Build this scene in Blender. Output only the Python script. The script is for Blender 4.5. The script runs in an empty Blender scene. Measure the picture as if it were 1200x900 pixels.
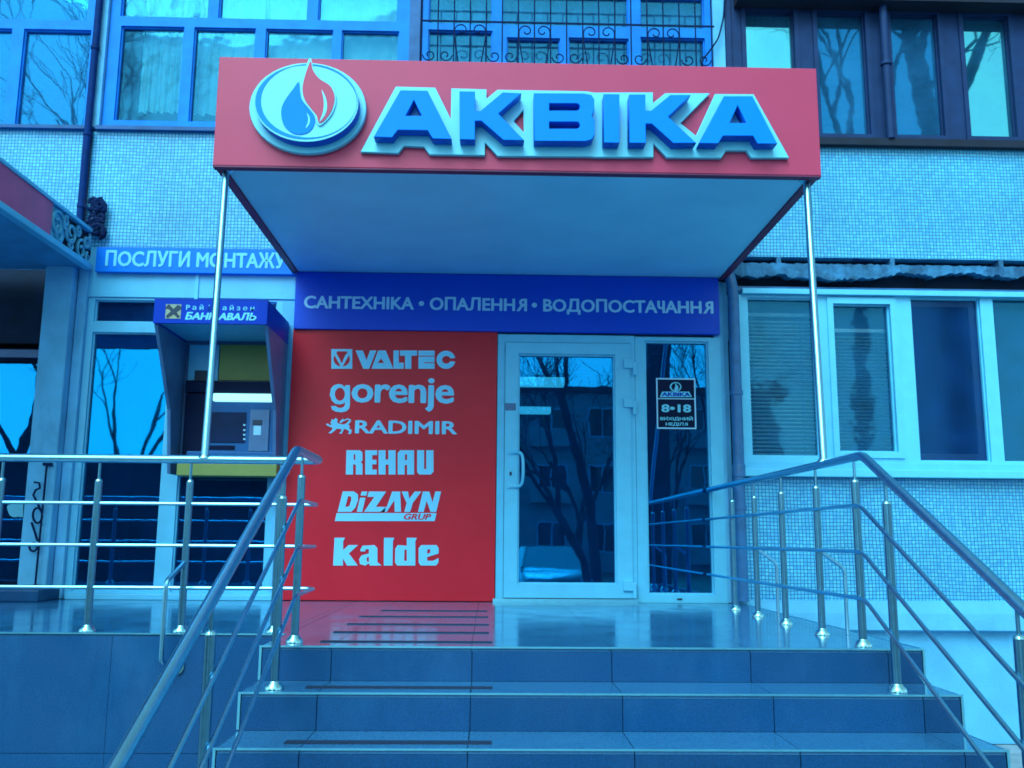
import bpy, bmesh, math, random
from mathutils import Vector, Matrix
random.seed(7)
S = bpy.context.scene
COL = S.collection
# ------------------------------------------------------------------ camera, sky, sun, exposure
FPX, YAW, PITCH, ROLL, CD, CH = 1100.0, .0237, .1646, .0078, 7.764, .4932
_f = Vector((math.sin(YAW)*math.cos(PITCH), math.cos(YAW)*math.cos(PITCH), math.sin(PITCH)))
_r0 = Vector((math.cos(YAW), -math.sin(YAW), 0)); _u0 = _r0.cross(_f)
_c, _s = math.cos(ROLL), math.sin(ROLL)
_r = _c*_r0 + _s*_u0; _u = -_s*_r0 + _c*_u0
CAM = Vector((0, -CD, CH))
cd = bpy.data.cameras.new('camera'); cam = bpy.data.objects.new('camera', cd); COL.objects.link(cam)
m3 = Matrix((_r, _u, -_f)).transposed()
cam.matrix_world = Matrix.Translation(CAM) @ m3.to_4x4()
cd.sensor_width = 36; cd.lens = 36*FPX/1200; cd.clip_start = .05; cd.clip_end = 2000
S.camera = cam

SUN_EL, SUN_ROT = math.radians(48), math.radians(200)     # high, behind the camera
w = bpy.data.worlds.new("World"); S.world = w; w.use_nodes = True
nt = w.node_tree; bg = nt.nodes['Background']
sky = nt.nodes.new('ShaderNodeTexSky'); sky.sky_type = 'NISHITA'; sky.sun_disc = False
sky.sun_elevation = SUN_EL; sky.sun_rotation = SUN_ROT
sky.air_density = 1.0; sky.dust_density = 2.0; sky.ozone_density = 1.0
tint = nt.nodes.new('ShaderNodeMix'); tint.data_type = 'RGBA'; tint.blend_type = 'MULTIPLY'
tint.inputs['Factor'].default_value = 1
lum = nt.nodes.new('ShaderNodeRGBToBW'); nt.links.new(sky.outputs[0], lum.inputs[0])      # an even overcast: the sky keeps its brightness, the cast is one blue
nt.links.new(lum.outputs[0], tint.inputs['A']); tint.inputs['B'].default_value = (.50, .92, 1.08, 1)
nt.links.new(tint.outputs['Result'], bg.inputs[0]); bg.inputs[1].default_value = .11
sd = bpy.data.lights.new('sun', 'SUN'); sd.energy = 0.8; sd.angle = math.radians(40); sd.color = (.50, .90, 1.0)
so = bpy.data.objects.new('sun', sd); COL.objects.link(so)
sv = Vector((math.sin(SUN_ROT)*math.cos(SUN_EL), math.cos(SUN_ROT)*math.cos(SUN_EL), math.sin(SUN_EL)))
so.rotation_euler = sv.to_track_quat('Z', 'Y').to_euler()
S.view_settings.view_transform = 'Standard'; S.view_settings.look = 'None'
S.view_settings.gamma = 1; S.view_settings.exposure = 1.55; S.view_settings.use_curve_mapping = False
S.render.engine = 'CYCLES'; S.cycles.filter_width = 1.7
S.cycles.max_bounces = 8; S.cycles.transparent_max_bounces = 12; S.cycles.caustics_reflective = False; S.cycles.caustics_refractive = False

# ------------------------------------------------------------------ points measured in the photograph, put at their real depth
def ray(x, y): return _f + _r*((x-600)/FPX) + _u*((450-y)/FPX)
def W(x, y, Y=0.0):
    d = ray(x, y); return CAM + d*((Y-CAM.y)/d.y)
def RC(x0, y0, x1, y1, Y=0.0):
    """upright rectangle on plane Y from its photo box -> X0, X1, Z0, Z1"""
    ym, xm = (y0+y1)/2, (x0+x1)/2
    return W(x0, ym, Y).x, W(x1, ym, Y).x, W(xm, y1, Y).z, W(xm, y0, Y).z

# ------------------------------------------------------------------ materials
def lin(c): return tuple(v if i == 3 else v for i, v in enumerate(tuple(c)+((1,) if len(c) == 3 else ())))
MATS = {}
def paint(name, col, rough=.5, var=.12, scale=6, metal=0, bump=0.0, bscale=80, spec=.5, dirt=0, dcol=(.02, .06, .1), dscale=3, coat=0, tilevar=0, rvar=0):
    m = bpy.data.materials.new(name); m.use_nodes = True; n = m.node_tree.nodes; l = m.node_tree.links
    b = n['Principled BSDF']; b.inputs['Roughness'].default_value = rough; b.inputs['Metallic'].default_value = metal
    b.inputs['Specular IOR Level'].default_value = spec; b.inputs['Coat Weight'].default_value = coat
    tc = n.new('ShaderNodeTexCoord'); geo = n.new('ShaderNodeNewGeometry')
    nz = n.new('ShaderNodeTexNoise'); nz.inputs['Scale'].default_value = scale; nz.inputs['Detail'].default_value = 6
    l.new(geo.outputs['Position'], nz.inputs['Vector'])
    mx = n.new('ShaderNodeMix'); mx.data_type = 'RGBA'
    lo = tuple(max(0, c*(1-var)) for c in col)+(1,); hi = tuple(min(1, c*(1+var)) for c in col)+(1,)
    mx.inputs['A'].default_value = lo; mx.inputs['B'].default_value = hi
    rp = n.new('ShaderNodeMapRange'); rp.inputs[1].default_value = .3; rp.inputs[2].default_value = .7
    l.new(nz.outputs['Fac'], rp.inputs[0]); l.new(rp.outputs[0], mx.inputs['Factor'])
    out = mx.outputs['Result']
    if dirt:
        d = n.new('ShaderNodeTexNoise'); d.inputs['Scale'].default_value = dscale; d.inputs['Detail'].default_value = 9; d.inputs['Roughness'].default_value = .7
        mp = n.new('ShaderNodeMapping'); mp.inputs['Scale'].default_value = (1, 1, .45)
        l.new(geo.outputs['Position'], mp.inputs[0]); l.new(mp.outputs[0], d.inputs['Vector'])
        dr = n.new('ShaderNodeMapRange'); dr.inputs[1].default_value = .52; dr.inputs[2].default_value = .72; dr.inputs[4].default_value = dirt
        l.new(d.outputs['Fac'], dr.inputs[0])
        m2 = n.new('ShaderNodeMix'); m2.data_type = 'RGBA'; l.new(dr.outputs[0], m2.inputs['Factor'])
        l.new(out, m2.inputs['A']); m2.inputs['B'].default_value = tuple(dcol)+(1,); out = m2.outputs['Result']
    if tilevar:
        oi = n.new('ShaderNodeObjectInfo'); tr_ = n.new('ShaderNodeMapRange'); tr_.inputs[3].default_value = 1-tilevar; tr_.inputs[4].default_value = 1+tilevar
        l.new(oi.outputs['Random'], tr_.inputs[0]); sc = n.new('ShaderNodeVectorMath'); sc.operation = 'SCALE'
        l.new(out, sc.inputs[0]); l.new(tr_.outputs[0], sc.inputs['Scale']); out = sc.outputs[0]
    l.new(out, b.inputs['Base Color'])
    if rvar:
        rr_ = n.new('ShaderNodeMapRange'); rr_.inputs[1].default_value = .35; rr_.inputs[2].default_value = .65; rr_.inputs[3].default_value = rough*.8; rr_.inputs[4].default_value = rough+rvar
        rn = n.new('ShaderNodeTexNoise'); rn.inputs['Scale'].default_value = 3.5; rn.inputs['Detail'].default_value = 8; l.new(geo.outputs['Position'], rn.inputs['Vector'])
        l.new(rn.outputs['Fac'], rr_.inputs[0]); l.new(rr_.outputs[0], b.inputs['Roughness'])
    if bump:
        bn = n.new('ShaderNodeTexNoise'); bn.inputs['Scale'].default_value = bscale; bn.inputs['Detail'].default_value = 4
        l.new(geo.outputs['Position'], bn.inputs['Vector'])
        bp = n.new('ShaderNodeBump'); bp.inputs['Strength'].default_value = bump; bp.inputs['Distance'].default_value = .01
        l.new(bn.outputs['Fac'], bp.inputs['Height']); l.new(bp.outputs[0], b.inputs['Normal'])
    MATS[name] = m
    return m
def mosaic(name, c1, c2, grout, pitch):
    m = bpy.data.materials.new(name); m.use_nodes = True; n = m.node_tree.nodes; l = m.node_tree.links
    b = n['Principled BSDF']; b.inputs['Roughness'].default_value = .35
    geo = n.new('ShaderNodeNewGeometry'); sp = n.new('ShaderNodeSeparateXYZ'); cb = n.new('ShaderNodeCombineXYZ')
    wob = n.new('ShaderNodeTexNoise'); wob.inputs['Scale'].default_value = 2.2; wob.inputs['Detail'].default_value = 3
    l.new(geo.outputs['Position'], wob.inputs['Vector'])
    ad = n.new('ShaderNodeVectorMath'); ad.operation = 'MULTIPLY_ADD'; ad.inputs[1].default_value = (.03, .03, .03)
    l.new(wob.outputs['Color'], ad.inputs[0]); l.new(geo.outputs['Position'], ad.inputs[2])
    l.new(ad.outputs[0], sp.inputs[0]); l.new(sp.outputs[0], cb.inputs[0]); l.new(sp.outputs[2], cb.inputs[1])
    br = n.new('ShaderNodeTexBrick'); br.offset = 0; br.squash = 1
    br.inputs['Scale'].default_value = 1; br.inputs['Brick Width'].default_value = pitch; br.inputs['Row Height'].default_value = pitch
    br.inputs['Mortar Size'].default_value = pitch*.125; br.inputs['Mortar Smooth'].default_value = .3
    br.inputs['Color1'].default_value = c1+(1,); br.inputs['Color2'].default_value = c2+(1,); br.inputs['Mortar'].default_value = grout+(1,)
    l.new(cb.outputs[0], br.inputs['Vector'])
    nz = n.new('ShaderNodeTexNoise'); nz.inputs['Scale'].default_value = 1.3; nz.inputs['Detail'].default_value = 5
    l.new(geo.outputs['Position'], nz.inputs['Vector'])
    mr = n.new('ShaderNodeMapRange'); mr.inputs[1].default_value = .3; mr.inputs[2].default_value = .7; mr.inputs[3].default_value = .8; mr.inputs[4].default_value = 1.08
    l.new(nz.outputs['Fac'], mr.inputs[0])
    mx = n.new('ShaderNodeVectorMath'); mx.operation = 'SCALE'; l.new(br.outputs['Color'], mx.inputs[0]); l.new(mr.outputs[0], mx.inputs['Scale'])
    st = n.new('ShaderNodeTexNoise'); st.inputs['Scale'].default_value = 3; st.inputs['Detail'].default_value = 9; st.inputs['Roughness'].default_value = .75
    mp = n.new('ShaderNodeMapping'); mp.inputs['Scale'].default_value = (1.6, 1, .22); l.new(geo.outputs['Position'], mp.inputs[0]); l.new(mp.outputs[0], st.inputs['Vector'])
    sr = n.new('ShaderNodeMapRange'); sr.inputs[1].default_value = .52; sr.inputs[2].default_value = .75; sr.inputs[4].default_value = .4; l.new(st.outputs['Fac'], sr.inputs[0])
    sm = n.new('ShaderNodeMix'); sm.data_type = 'RGBA'; l.new(sr.outputs[0], sm.inputs['Factor']); l.new(mx.outputs[0], sm.inputs['A']); sm.inputs['B'].default_value = (.04, .3, .58, 1)
    l.new(sm.outputs['Result'], b.inputs['Base Color'])
    bp = n.new('ShaderNodeBump'); bp.inputs['Strength'].default_value = .5; bp.inputs['Distance'].default_value = .004; bp.invert = True
    l.new(br.outputs['Fac'], bp.inputs['Height']); l.new(bp.outputs[0], b.inputs['Normal'])
    return m
def glass(name, refl, tintc, wob=.0, wscale=2.0, rough=.0, rcol=(1, 1, 1), film=.0, fcol=(.06, .34, .70)):
    m = bpy.data.materials.new(name); m.use_nodes = True; n = m.node_tree.nodes; l = m.node_tree.links
    n.remove(n['Principled BSDF'])
    tr = n.new('ShaderNodeBsdfTransparent'); tr.inputs[0].default_value = tuple(tintc)+(1,)
    gl = n.new('ShaderNodeBsdfGlossy'); gl.inputs['Roughness'].default_value = rough; gl.inputs['Color'].default_value = tuple(rcol)+(1,)
    fr = n.new('ShaderNodeFresnel'); fr.inputs[0].default_value = 1.45
    mr = n.new('ShaderNodeMapRange'); mr.inputs[1].default_value = .03; mr.inputs[2].default_value = 1; mr.inputs[3].default_value = refl; mr.inputs[4].default_value = 1
    l.new(fr.outputs[0], mr.inputs[0])
    mx = n.new('ShaderNodeMixShader'); l.new(mr.outputs[0], mx.inputs[0]); l.new(tr.outputs[0], mx.inputs[1]); l.new(gl.outputs[0], mx.inputs[2])
    if film:     # dust film whose blue haze also paints the pane lighter and reflections softer
        df = n.new('ShaderNodeBsdfDiffuse'); df.inputs[0].default_value = tuple(fcol)+(1,)
        g2 = n.new('ShaderNodeNewGeometry'); dn = n.new('ShaderNodeTexNoise'); dn.inputs['Scale'].default_value = 4; dn.inputs['Detail'].default_value = 8; l.new(g2.outputs['Position'], dn.inputs['Vector'])
        dm = n.new('ShaderNodeMapRange'); dm.inputs[1].default_value = .3; dm.inputs[2].default_value = .75; dm.inputs[3].default_value = film*.6; dm.inputs[4].default_value = film*1.5
        l.new(dn.outputs['Fac'], dm.inputs[0])
        m2 = n.new('ShaderNodeMixShader'); l.new(dm.outputs[0], m2.inputs[0]); l.new(mx.outputs[0], m2.inputs[1]); l.new(df.outputs[0], m2.inputs[2]); mx = m2
    l.new(mx.outputs[0], n['Material Output'].inputs[0])
    if wob:
        geo = n.new('ShaderNodeNewGeometry'); nz = n.new('ShaderNodeTexNoise'); nz.inputs['Scale'].default_value = wscale; nz.inputs['Detail'].default_value = 2
        l.new(geo.outputs['Position'], nz.inputs['Vector'])
        bp = n.new('ShaderNodeBump'); bp.inputs['Strength'].default_value = wob; bp.inputs['Distance'].default_value = .02
        l.new(nz.outputs['Fac'], bp.inputs['Height']); l.new(bp.outputs[0], gl.inputs['Normal'])
    return m
def lamp_mat(name, col, strength):
    m = bpy.data.materials.new(name); m.use_nodes = True; b = m.node_tree.nodes['Principled BSDF']
    b.inputs['Base Color'].default_value = tuple(col)+(1,); b.inputs['Emission Color'].default_value = tuple(col)+(1,); b.inputs['Emission Strength'].default_value = strength
    return m

M = dict(  # part of the blue light cast is put into these base colours
 white=paint('white_plastic', (.13, .60, .86), .35, .05, 9, bump=.03),
 whitelow=paint('white_plastic_grimy', (.12, .55, .82), .4, .07, 5, dirt=.25, dcol=(.05, .3, .5)),
 plaster=paint('pale_plaster', (.14, .52, .82), .8, .12, 4, bump=.25, bscale=60, dirt=.45, dcol=(.03, .2, .38), dscale=4),
 found=paint('foundation_plaster', (.12, .48, .76), .85, .1, 3, bump=.3, bscale=50, dirt=.4, dcol=(.05, .26, .48), dscale=2),
 ledge=paint('rough_concrete', (.035, .17, .33), .9, .45, 9, bump=1, bscale=25, dirt=.95, dcol=(.008, .05, .14), dscale=6),
 darkgap=paint('dark_cavity', (.004, .018, .05), .9, .3),
 bluewood=paint('blue_painted_wood', (.004, .24, .80), .55, .12, 7, bump=.1, spec=.2),
 bluesill=paint('dark_blue_sill', (.006, .09, .28), .6, .2, 7),
 brown=paint('brown_painted_wood', (.012, .04, .13), .6, .15, 7, bump=.1, spec=.2),
 eave=paint('dark_eave', (.004, .01, .03), .8, .3),
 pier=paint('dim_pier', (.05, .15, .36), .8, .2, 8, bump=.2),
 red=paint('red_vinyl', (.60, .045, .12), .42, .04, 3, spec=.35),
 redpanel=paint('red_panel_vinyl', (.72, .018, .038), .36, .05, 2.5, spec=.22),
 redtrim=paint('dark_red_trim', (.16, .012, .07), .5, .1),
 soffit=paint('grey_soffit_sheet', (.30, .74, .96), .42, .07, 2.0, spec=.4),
 signwhite=paint('sign_white_board', (.16, .68, .86), .35, .03),
 signblue=paint('sign_blue_acrylic', (.0, .24, .95), .4, .03, spec=.12),
 signrim=paint('sign_blue_rim', (.0, .10, .60), .4, .03, spec=.12),
 teal=paint('ring_teal', (.0, .26, .62), .4, .03, spec=.15),
 band=paint('blue_band_vinyl', (.001, .075, .66), .35, .05, 2, spec=.25),
 band2=paint('sky_blue_band_vinyl', (.002, .20, .85), .35, .05, 2, spec=.2),
 lettering=paint('pale_lettering', (.36, .72, .98), .45, .03),
 lettering2=paint('white_lettering', (.16, .66, .86), .45, .03),
 panelletter=paint('panel_lettering', (.22, .70, .98), .45, .03),
 steel=paint('brushed_steel', (.24, .56, .74), .28, .06, 30, metal=1),
 steelpost=paint('dull_steel_post', (.11, .30, .44), .3, .08, 30, metal=1),
 steelcap=paint('polished_cap', (.42, .84, .9), .2, .03, 30, metal=1),
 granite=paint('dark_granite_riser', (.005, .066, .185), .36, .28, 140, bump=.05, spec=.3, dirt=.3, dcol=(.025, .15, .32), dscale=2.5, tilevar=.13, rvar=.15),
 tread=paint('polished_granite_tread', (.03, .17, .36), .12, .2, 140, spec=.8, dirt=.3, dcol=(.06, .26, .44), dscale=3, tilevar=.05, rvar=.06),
 trim=paint('aluminium_nosing', (.24, .74, .95), .35, .05, 20, metal=1),
 strip=paint('black_anti_slip', (.004, .02, .06), .8, .2, 60),
 wallgrey=paint('cement_joint', (.02, .1, .22), .9, .2),
 yellow=paint('yellow_panel', (.22, .27, .07), .5, .08, 5),
 yellow2=paint('yellow_badge', (.34, .38, .26), .5, .08, 5),
 atmside=paint('bank_kiosk_side_panel', (.06, .16, .34), .35, .15, 6, dirt=.35, dcol=(.1, .25, .45), dscale=6),
 atmblue=paint('bank_header_blue', (.001, .045, .46), .4, .08, spec=.12),
 atmdark=paint('kiosk_dark', (.002, .010, .045), .5, .2, spec=.1),
 atmgrey=paint('machine_grey', (.015, .12, .34), .4, .1, spec=.2),
 screen=paint('machine_screen', (.004, .022, .08), .25, .2, spec=.1),
 navy=paint('dark_emblem', (.01, .03, .07), .5, .1),
 pipe=paint('painted_pipe', (.025, .15, .36), .45, .2, 9, dirt=.3, dcol=(.03, .03, .06)),
 darkpipe=paint('dark_pipe', (.001, .03, .15), .7, .25, 9, spec=.12),
 iron=paint('black_iron', (.002, .015, .07), .7, .2, spec=.12),
 curtain=paint('white_curtain', (.30, .92, .98), .9, .06, 12),
 drape=paint('grey_net_curtain', (.04, .30, .62), .9, .25, 10),
 blind=paint('blind_slat', (.5, .95, .98), .6, .08),
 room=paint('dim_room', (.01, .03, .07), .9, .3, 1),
 bark=paint('tree_bark', (.03, .06, .09), .95, .3, 6, bump=.8, bscale=18),
 asphalt=paint('asphalt', (.10, .13, .16), .9, .2, 20, bump=.3, bscale=60),
 paving=paint('paving', (.25, .33, .38), .85, .2, 8, bump=.2),
 soil=paint('bare_lawn', (.12, .15, .14), .95, .35, 2, bump=.5, bscale=15),
 fencewood=paint('weathered_boards', (.03, .05, .07), .9, .35, 5, bump=.3),
 brickwall=paint('pale_brick_wall', (.34, .42, .50), .85, .15, 2),
 roofgrey=paint('roof_grey', (.06, .08, .1), .8, .2),
 carpaint=paint('silver_car_paint', (.30, .38, .44), .25, .03, 5, metal=.4, coat=.6),
 rubber=paint('tyre_rubber', (.02, .02, .025), .85, .2),
 paleiron=paint('pale_scroll_plate', (.1, .46, .66), .6, .2, 9),
 redold=paint('faded_red_board', (.62, .06, .2), .45, .2, 3, dirt=.4, dcol=(.12, .16, .28), dscale=2),
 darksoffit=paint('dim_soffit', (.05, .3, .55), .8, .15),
)
M['mosaic'] = mosaic('mosaic_tiles', (.15, .66, .90), (.085, .47, .82), (.008, .17, .40), .0292)
M['gl_sky'] = glass('pane_reflective', .26, (.8, .9, .95), .03, 3.5, .02, rcol=(.04, .42, .85), film=.2)
M['gl_film'] = glass('pane_filmed', .55, (.5, .8, .9), .02, 3.0, .02, rcol=(.22, .95, 1), film=.15)
M['gl_old'] = glass('pane_old', .09, (.92, .97, .99), .05, 4, .03, rcol=(.1, .6, .9), film=.12)
M['gl_door'] = glass('pane_door', .30, (.6, .75, .85), .02, 3.0, .010, rcol=(.01, .46, 1), film=.07, fcol=(.01, .14, .55))
M['gl_shop'] = glass('pane_shop', .33, (.6, .75, .85), .02, 3.0, .018, rcol=(.005, .42, .88), film=.07, fcol=(.005, .12, .5))
M['gl_win'] = glass('pane_window', .07, (.93, .97, .99), .08, 4.0, .03, rcol=(.1, .6, .9), film=.16, fcol=(.03, .26, .58))
M['gl_dark'] = glass('pane_screened', .05, (.6, .7, .8), .06, 2.0, .1, rcol=(.1, .5, 1), film=.16, fcol=(.01, .10, .4))
M['tube'] = lamp_mat('fluorescent_tube', (.06, .70, .95), .6)
M['atmlamp'] = lamp_mat('kiosk_lamp', (.40, .95, .92), .4)
M['headglass'] = paint('headlamp_glass', (.5, .6, .65), .08, .05, metal=.6)
M['opp_glass'] = paint('far_window_glass', (.01, .02, .03), .05, .1, spec=.8)

# ------------------------------------------------------------------ builders
def thing(name, label, cat, loc=(0, 0, 0), group=None, kind=None):
    o = bpy.data.objects.new(name, None); COL.objects.link(o); o.location = loc; o.empty_display_size = .1
    tag(o, label, cat, group, kind); return o
def tag(o, label=None, cat=None, group=None, kind=None):
    if label: o['label'] = label
    if cat: o['category'] = cat
    if group: o['group'] = group
    if kind: o['kind'] = kind
    return o
def wloc(o):
    v = Vector(o.location)
    while o.parent: o = o.parent; v = v + Vector(o.location)
    return v
def obj(name, me, mat, parent=None, smooth=False):
    if isinstance(me, bmesh.types.BMesh):
        b = me; me = bpy.data.meshes.new(name); bmesh.ops.recalc_face_normals(b, faces=b.faces); b.to_mesh(me); b.free()
    vs = me.vertices
    if len(vs):
        lo = Vector(min(v.co[i] for v in vs) for i in range(3)); hi = Vector(max(v.co[i] for v in vs) for i in range(3))
        c = (lo+hi)/2
    else: c = Vector()
    me.transform(Matrix.Translation(-c))
    mats = mat if isinstance(mat, (list, tuple)) else [mat]
    me.materials.clear()
    for m in mats: me.materials.append(M[m] if isinstance(m, str) else m)
    if smooth:
        for p in me.polygons: p.use_smooth = True
        me.set_sharp_from_angle(angle=math.radians(40))
    o = bpy.data.objects.new(name, me); COL.objects.link(o)
    if parent: o.parent = parent; o.location = c - wloc(parent)
    else: o.location = c
    return o
def bm_box(b, x0, x1, y0, y1, z0, z1):
    v = [b.verts.new(p) for p in ((x0,y0,z0),(x1,y0,z0),(x1,y1,z0),(x0,y1,z0),(x0,y0,z1),(x1,y0,z1),(x1,y1,z1),(x0,y1,z1))]
    return [b.faces.new([v[i] for i in f]) for f in ((0,3,2,1),(4,5,6,7),(0,1,5,4),(1,2,6,5),(2,3,7,6),(3,0,4,7))]
def box(name, x0, x1, y0, y1, z0, z1, mat, parent=None, bev=0):
    b = bmesh.new(); bm_box(b, min(x0,x1), max(x0,x1), min(y0,y1), max(y0,y1), min(z0,z1), max(z0,z1))
    if bev: bmesh.ops.bevel(b, geom=b.edges[:], offset=bev, segments=2, affect='EDGES', profile=.5)
    return obj(name, b, mat, parent)
def bm_tube(b, pts, rad, n=10, caps=True):
    pts = [Vector(p) for p in pts]; k = len(pts)
    rads = rad if isinstance(rad, (list, tuple)) else [rad]*k
    tang = []
    for i in range(k):
        a = (pts[i]-pts[i-1]).normalized() if i else None; c = (pts[i+1]-pts[i]).normalized() if i < k-1 else None
        t = (a+c) if (a and c) else (a or c)
        tang.append(t.normalized() if t.length > 1e-6 else (a or c))
    up = Vector((0,0,1)) if abs(tang[0].z) < .9 else Vector((1,0,0))
    nrm = tang[0].cross(up).normalized(); rings = []
    for i in range(k):
        if i:
            nrm = nrm - tang[i]*nrm.dot(tang[i]); nrm.normalize()
        bn = tang[i].cross(nrm); sc = 1.0
        if 0 < i < k-1:
            a = (pts[i]-pts[i-1]).normalized(); cc = max(.5, math.sqrt(max(0, (1+a.dot((pts[i+1]-pts[i]).normalized()))/2))); sc = 1/cc
        rings.append([b.verts.new(pts[i]+(nrm*math.cos(2*math.pi*j/n)+bn*math.sin(2*math.pi*j/n))*rads[i]*(sc if False else 1)) for j in range(n)])
    for i in range(k-1):
        for j in range(n):
            b.faces.new((rings[i][j], rings[i][(j+1)%n], rings[i+1][(j+1)%n], rings[i+1][j]))
    if caps:
        b.faces.new(rings[0]); b.faces.new(rings[-1][::-1])
def tube(name, pts, rad, mat, parent=None, n=10):
    b = bmesh.new(); bm_tube(b, pts, rad, n); return obj(name, b, mat, parent, smooth=True)
def round_path(pts, r=.05, n=5):
    pts = [Vector(p) for p in pts]; out = [pts[0]]
    for i in range(1, len(pts)-1):
        a = (pts[i-1]-pts[i]); c = (pts[i+1]-pts[i]); d = min(r, a.length*.45, c.length*.45)
        p, q = pts[i]+a.normalized()*d, pts[i]+c.normalized()*d
        for t in range(n+1):
            t /= n; out.append(p*(1-t)**2 + pts[i]*2*t*(1-t) + q*t*t)
    return out+[pts[-1]]
def lathe(name, prof, base, mat, parent=None, n=16):
    b = bmesh.new(); rings = []
    for r, z in prof: rings.append([b.verts.new((base[0]+r*math.cos(2*math.pi*j/n), base[1]+r*math.sin(2*math.pi*j/n), base[2]+z)) for j in range(n)])
    for i in range(len(rings)-1):
        for j in range(n): b.faces.new((rings[i][j], rings[i][(j+1)%n], rings[i+1][(j+1)%n], rings[i+1][j]))
    b.faces.new(rings[0][::-1]); b.faces.new(rings[-1])
    return obj(name, b, mat, parent, smooth=True)
def prism_x(b, prof, x0, x1):
    """profile of (y,z) swept along X"""
    A = [b.verts.new((x0, y, z)) for y, z in prof]; B = [b.verts.new((x1, y, z)) for y, z in prof]; n = len(prof)
    b.faces.new(A[::-1]); b.faces.new(B)
    for i in range(n): b.faces.new((A[i], A[(i+1)%n], B[(i+1)%n], B[i]))
DG = None
def curve_mesh(cu):
    o = bpy.data.objects.new('tmp', cu); COL.objects.link(o)
    dg = bpy.context.evaluated_depsgraph_get(); dg.update()
    me = bpy.data.meshes.new_from_object(o.evaluated_get(dg))
    bpy.data.objects.remove(o); bpy.data.curves.remove(cu)
    return me
def to_wall(me, Y):      # curve XY -> wall XZ, extrusion towards the viewer is -Y
    me.transform(Matrix(((1,0,0,0),(0,0,-1,Y),(0,1,0,0),(0,0,0,1)))); return me
def shape_mesh(polys, Y, depth, bev=0):
    """flat outline(s) with holes in X,Z; front face at Y, body going back by depth"""
    cu = bpy.data.curves.new('s', 'CURVE'); cu.dimensions = '2D'; cu.fill_mode = 'BOTH'; cu.extrude = max(depth/2-bev, 1e-5)
    if bev: cu.bevel_depth = bev; cu.bevel_resolution = 1; cu.offset = -bev
    for p in polys:
        sp = cu.splines.new('POLY'); sp.points.add(len(p)-1); sp.use_cyclic_u = True
        for i, q in enumerate(p): sp.points[i].co = (q[0], q[1], 0, 1)
    return to_wall(curve_mesh(cu), Y+depth/2)
def shape(name, polys, Y, depth, mat, parent=None, bev=0): return obj(name, shape_mesh(polys, Y, depth, bev), mat, parent)
def pxpoly(pts, Y): return [(W(x, y, Y).x, W(x, y, Y).z) for x, y in pts]
def ell(cx, cy, rx, ry, n=48): return [(cx+rx*math.cos(2*math.pi*i/n), cy+ry*math.sin(2*math.pi*i/n)) for i in range(n)]
def smooth_poly(pts, n=6):
    out = []; k = len(pts)
    for i in range(k):
        p0, p1, p2, p3 = pts[i-1], pts[i], pts[(i+1)%k], pts[(i+2)%k]
        for t in range(n):
            t /= n
            out.append(tuple(.5*((2*p1[a])+(-p0[a]+p2[a])*t+(2*p0[a]-5*p1[a]+4*p2[a]-p3[a])*t*t+(-p0[a]+3*p1[a]-3*p2[a]+p3[a])*t**3) for a in (0, 1)))
    return out
def split_glyphs(me):
    """split a text mesh into glyph meshes: islands whose X ranges overlap belong together"""
    nv = len(me.vertices); par = list(range(nv))
    def find(i):
        while par[i] != i: par[i] = par[par[i]]; i = par[i]
        return i
    for e in me.edges:
        a, b = find(e.vertices[0]), find(e.vertices[1])
        if a != b: par[a] = b
    # weld by position too (extruded text has split rims)
    pos = {}
    for v in me.vertices:
        k = tuple(round(c, 4) for c in v.co)
        if k in pos:
            a, b = find(v.index), find(pos[k])
            if a != b: par[a] = b
        else: pos[k] = v.index
    isl = {}
    for i in range(nv): isl.setdefault(find(i), []).append(i)
    items = []
    for k, ids in isl.items():
        xs = [me.vertices[i].co.x for i in ids]; items.append([min(xs), max(xs), {k}])
    items.sort(key=lambda t: t[0]); merged = []
    for it in items:
        if merged:
            a = merged[-1]; ov = min(a[1], it[1])-max(a[0], it[0])
            if ov > .45*min(a[1]-a[0], it[1]-it[0]):
                a[1] = max(a[1], it[1]); a[2] |= it[2]; continue
        merged.append(it)
    out = []
    for x0, x1, ks in merged:
        vs, idx, fs = [], {}, []
        for p in me.polygons:
            if find(p.vertices[0]) in ks:
                f = []
                for i in p.vertices:
                    if i not in idx: idx[i] = len(vs); vs.append(tuple(me.vertices[i].co))
                    f.append(idx[i])
                fs.append(f)
        m = bpy.data.meshes.new('glyph'); m.from_pydata(vs, [], fs); out.append(m)
    return out
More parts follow.
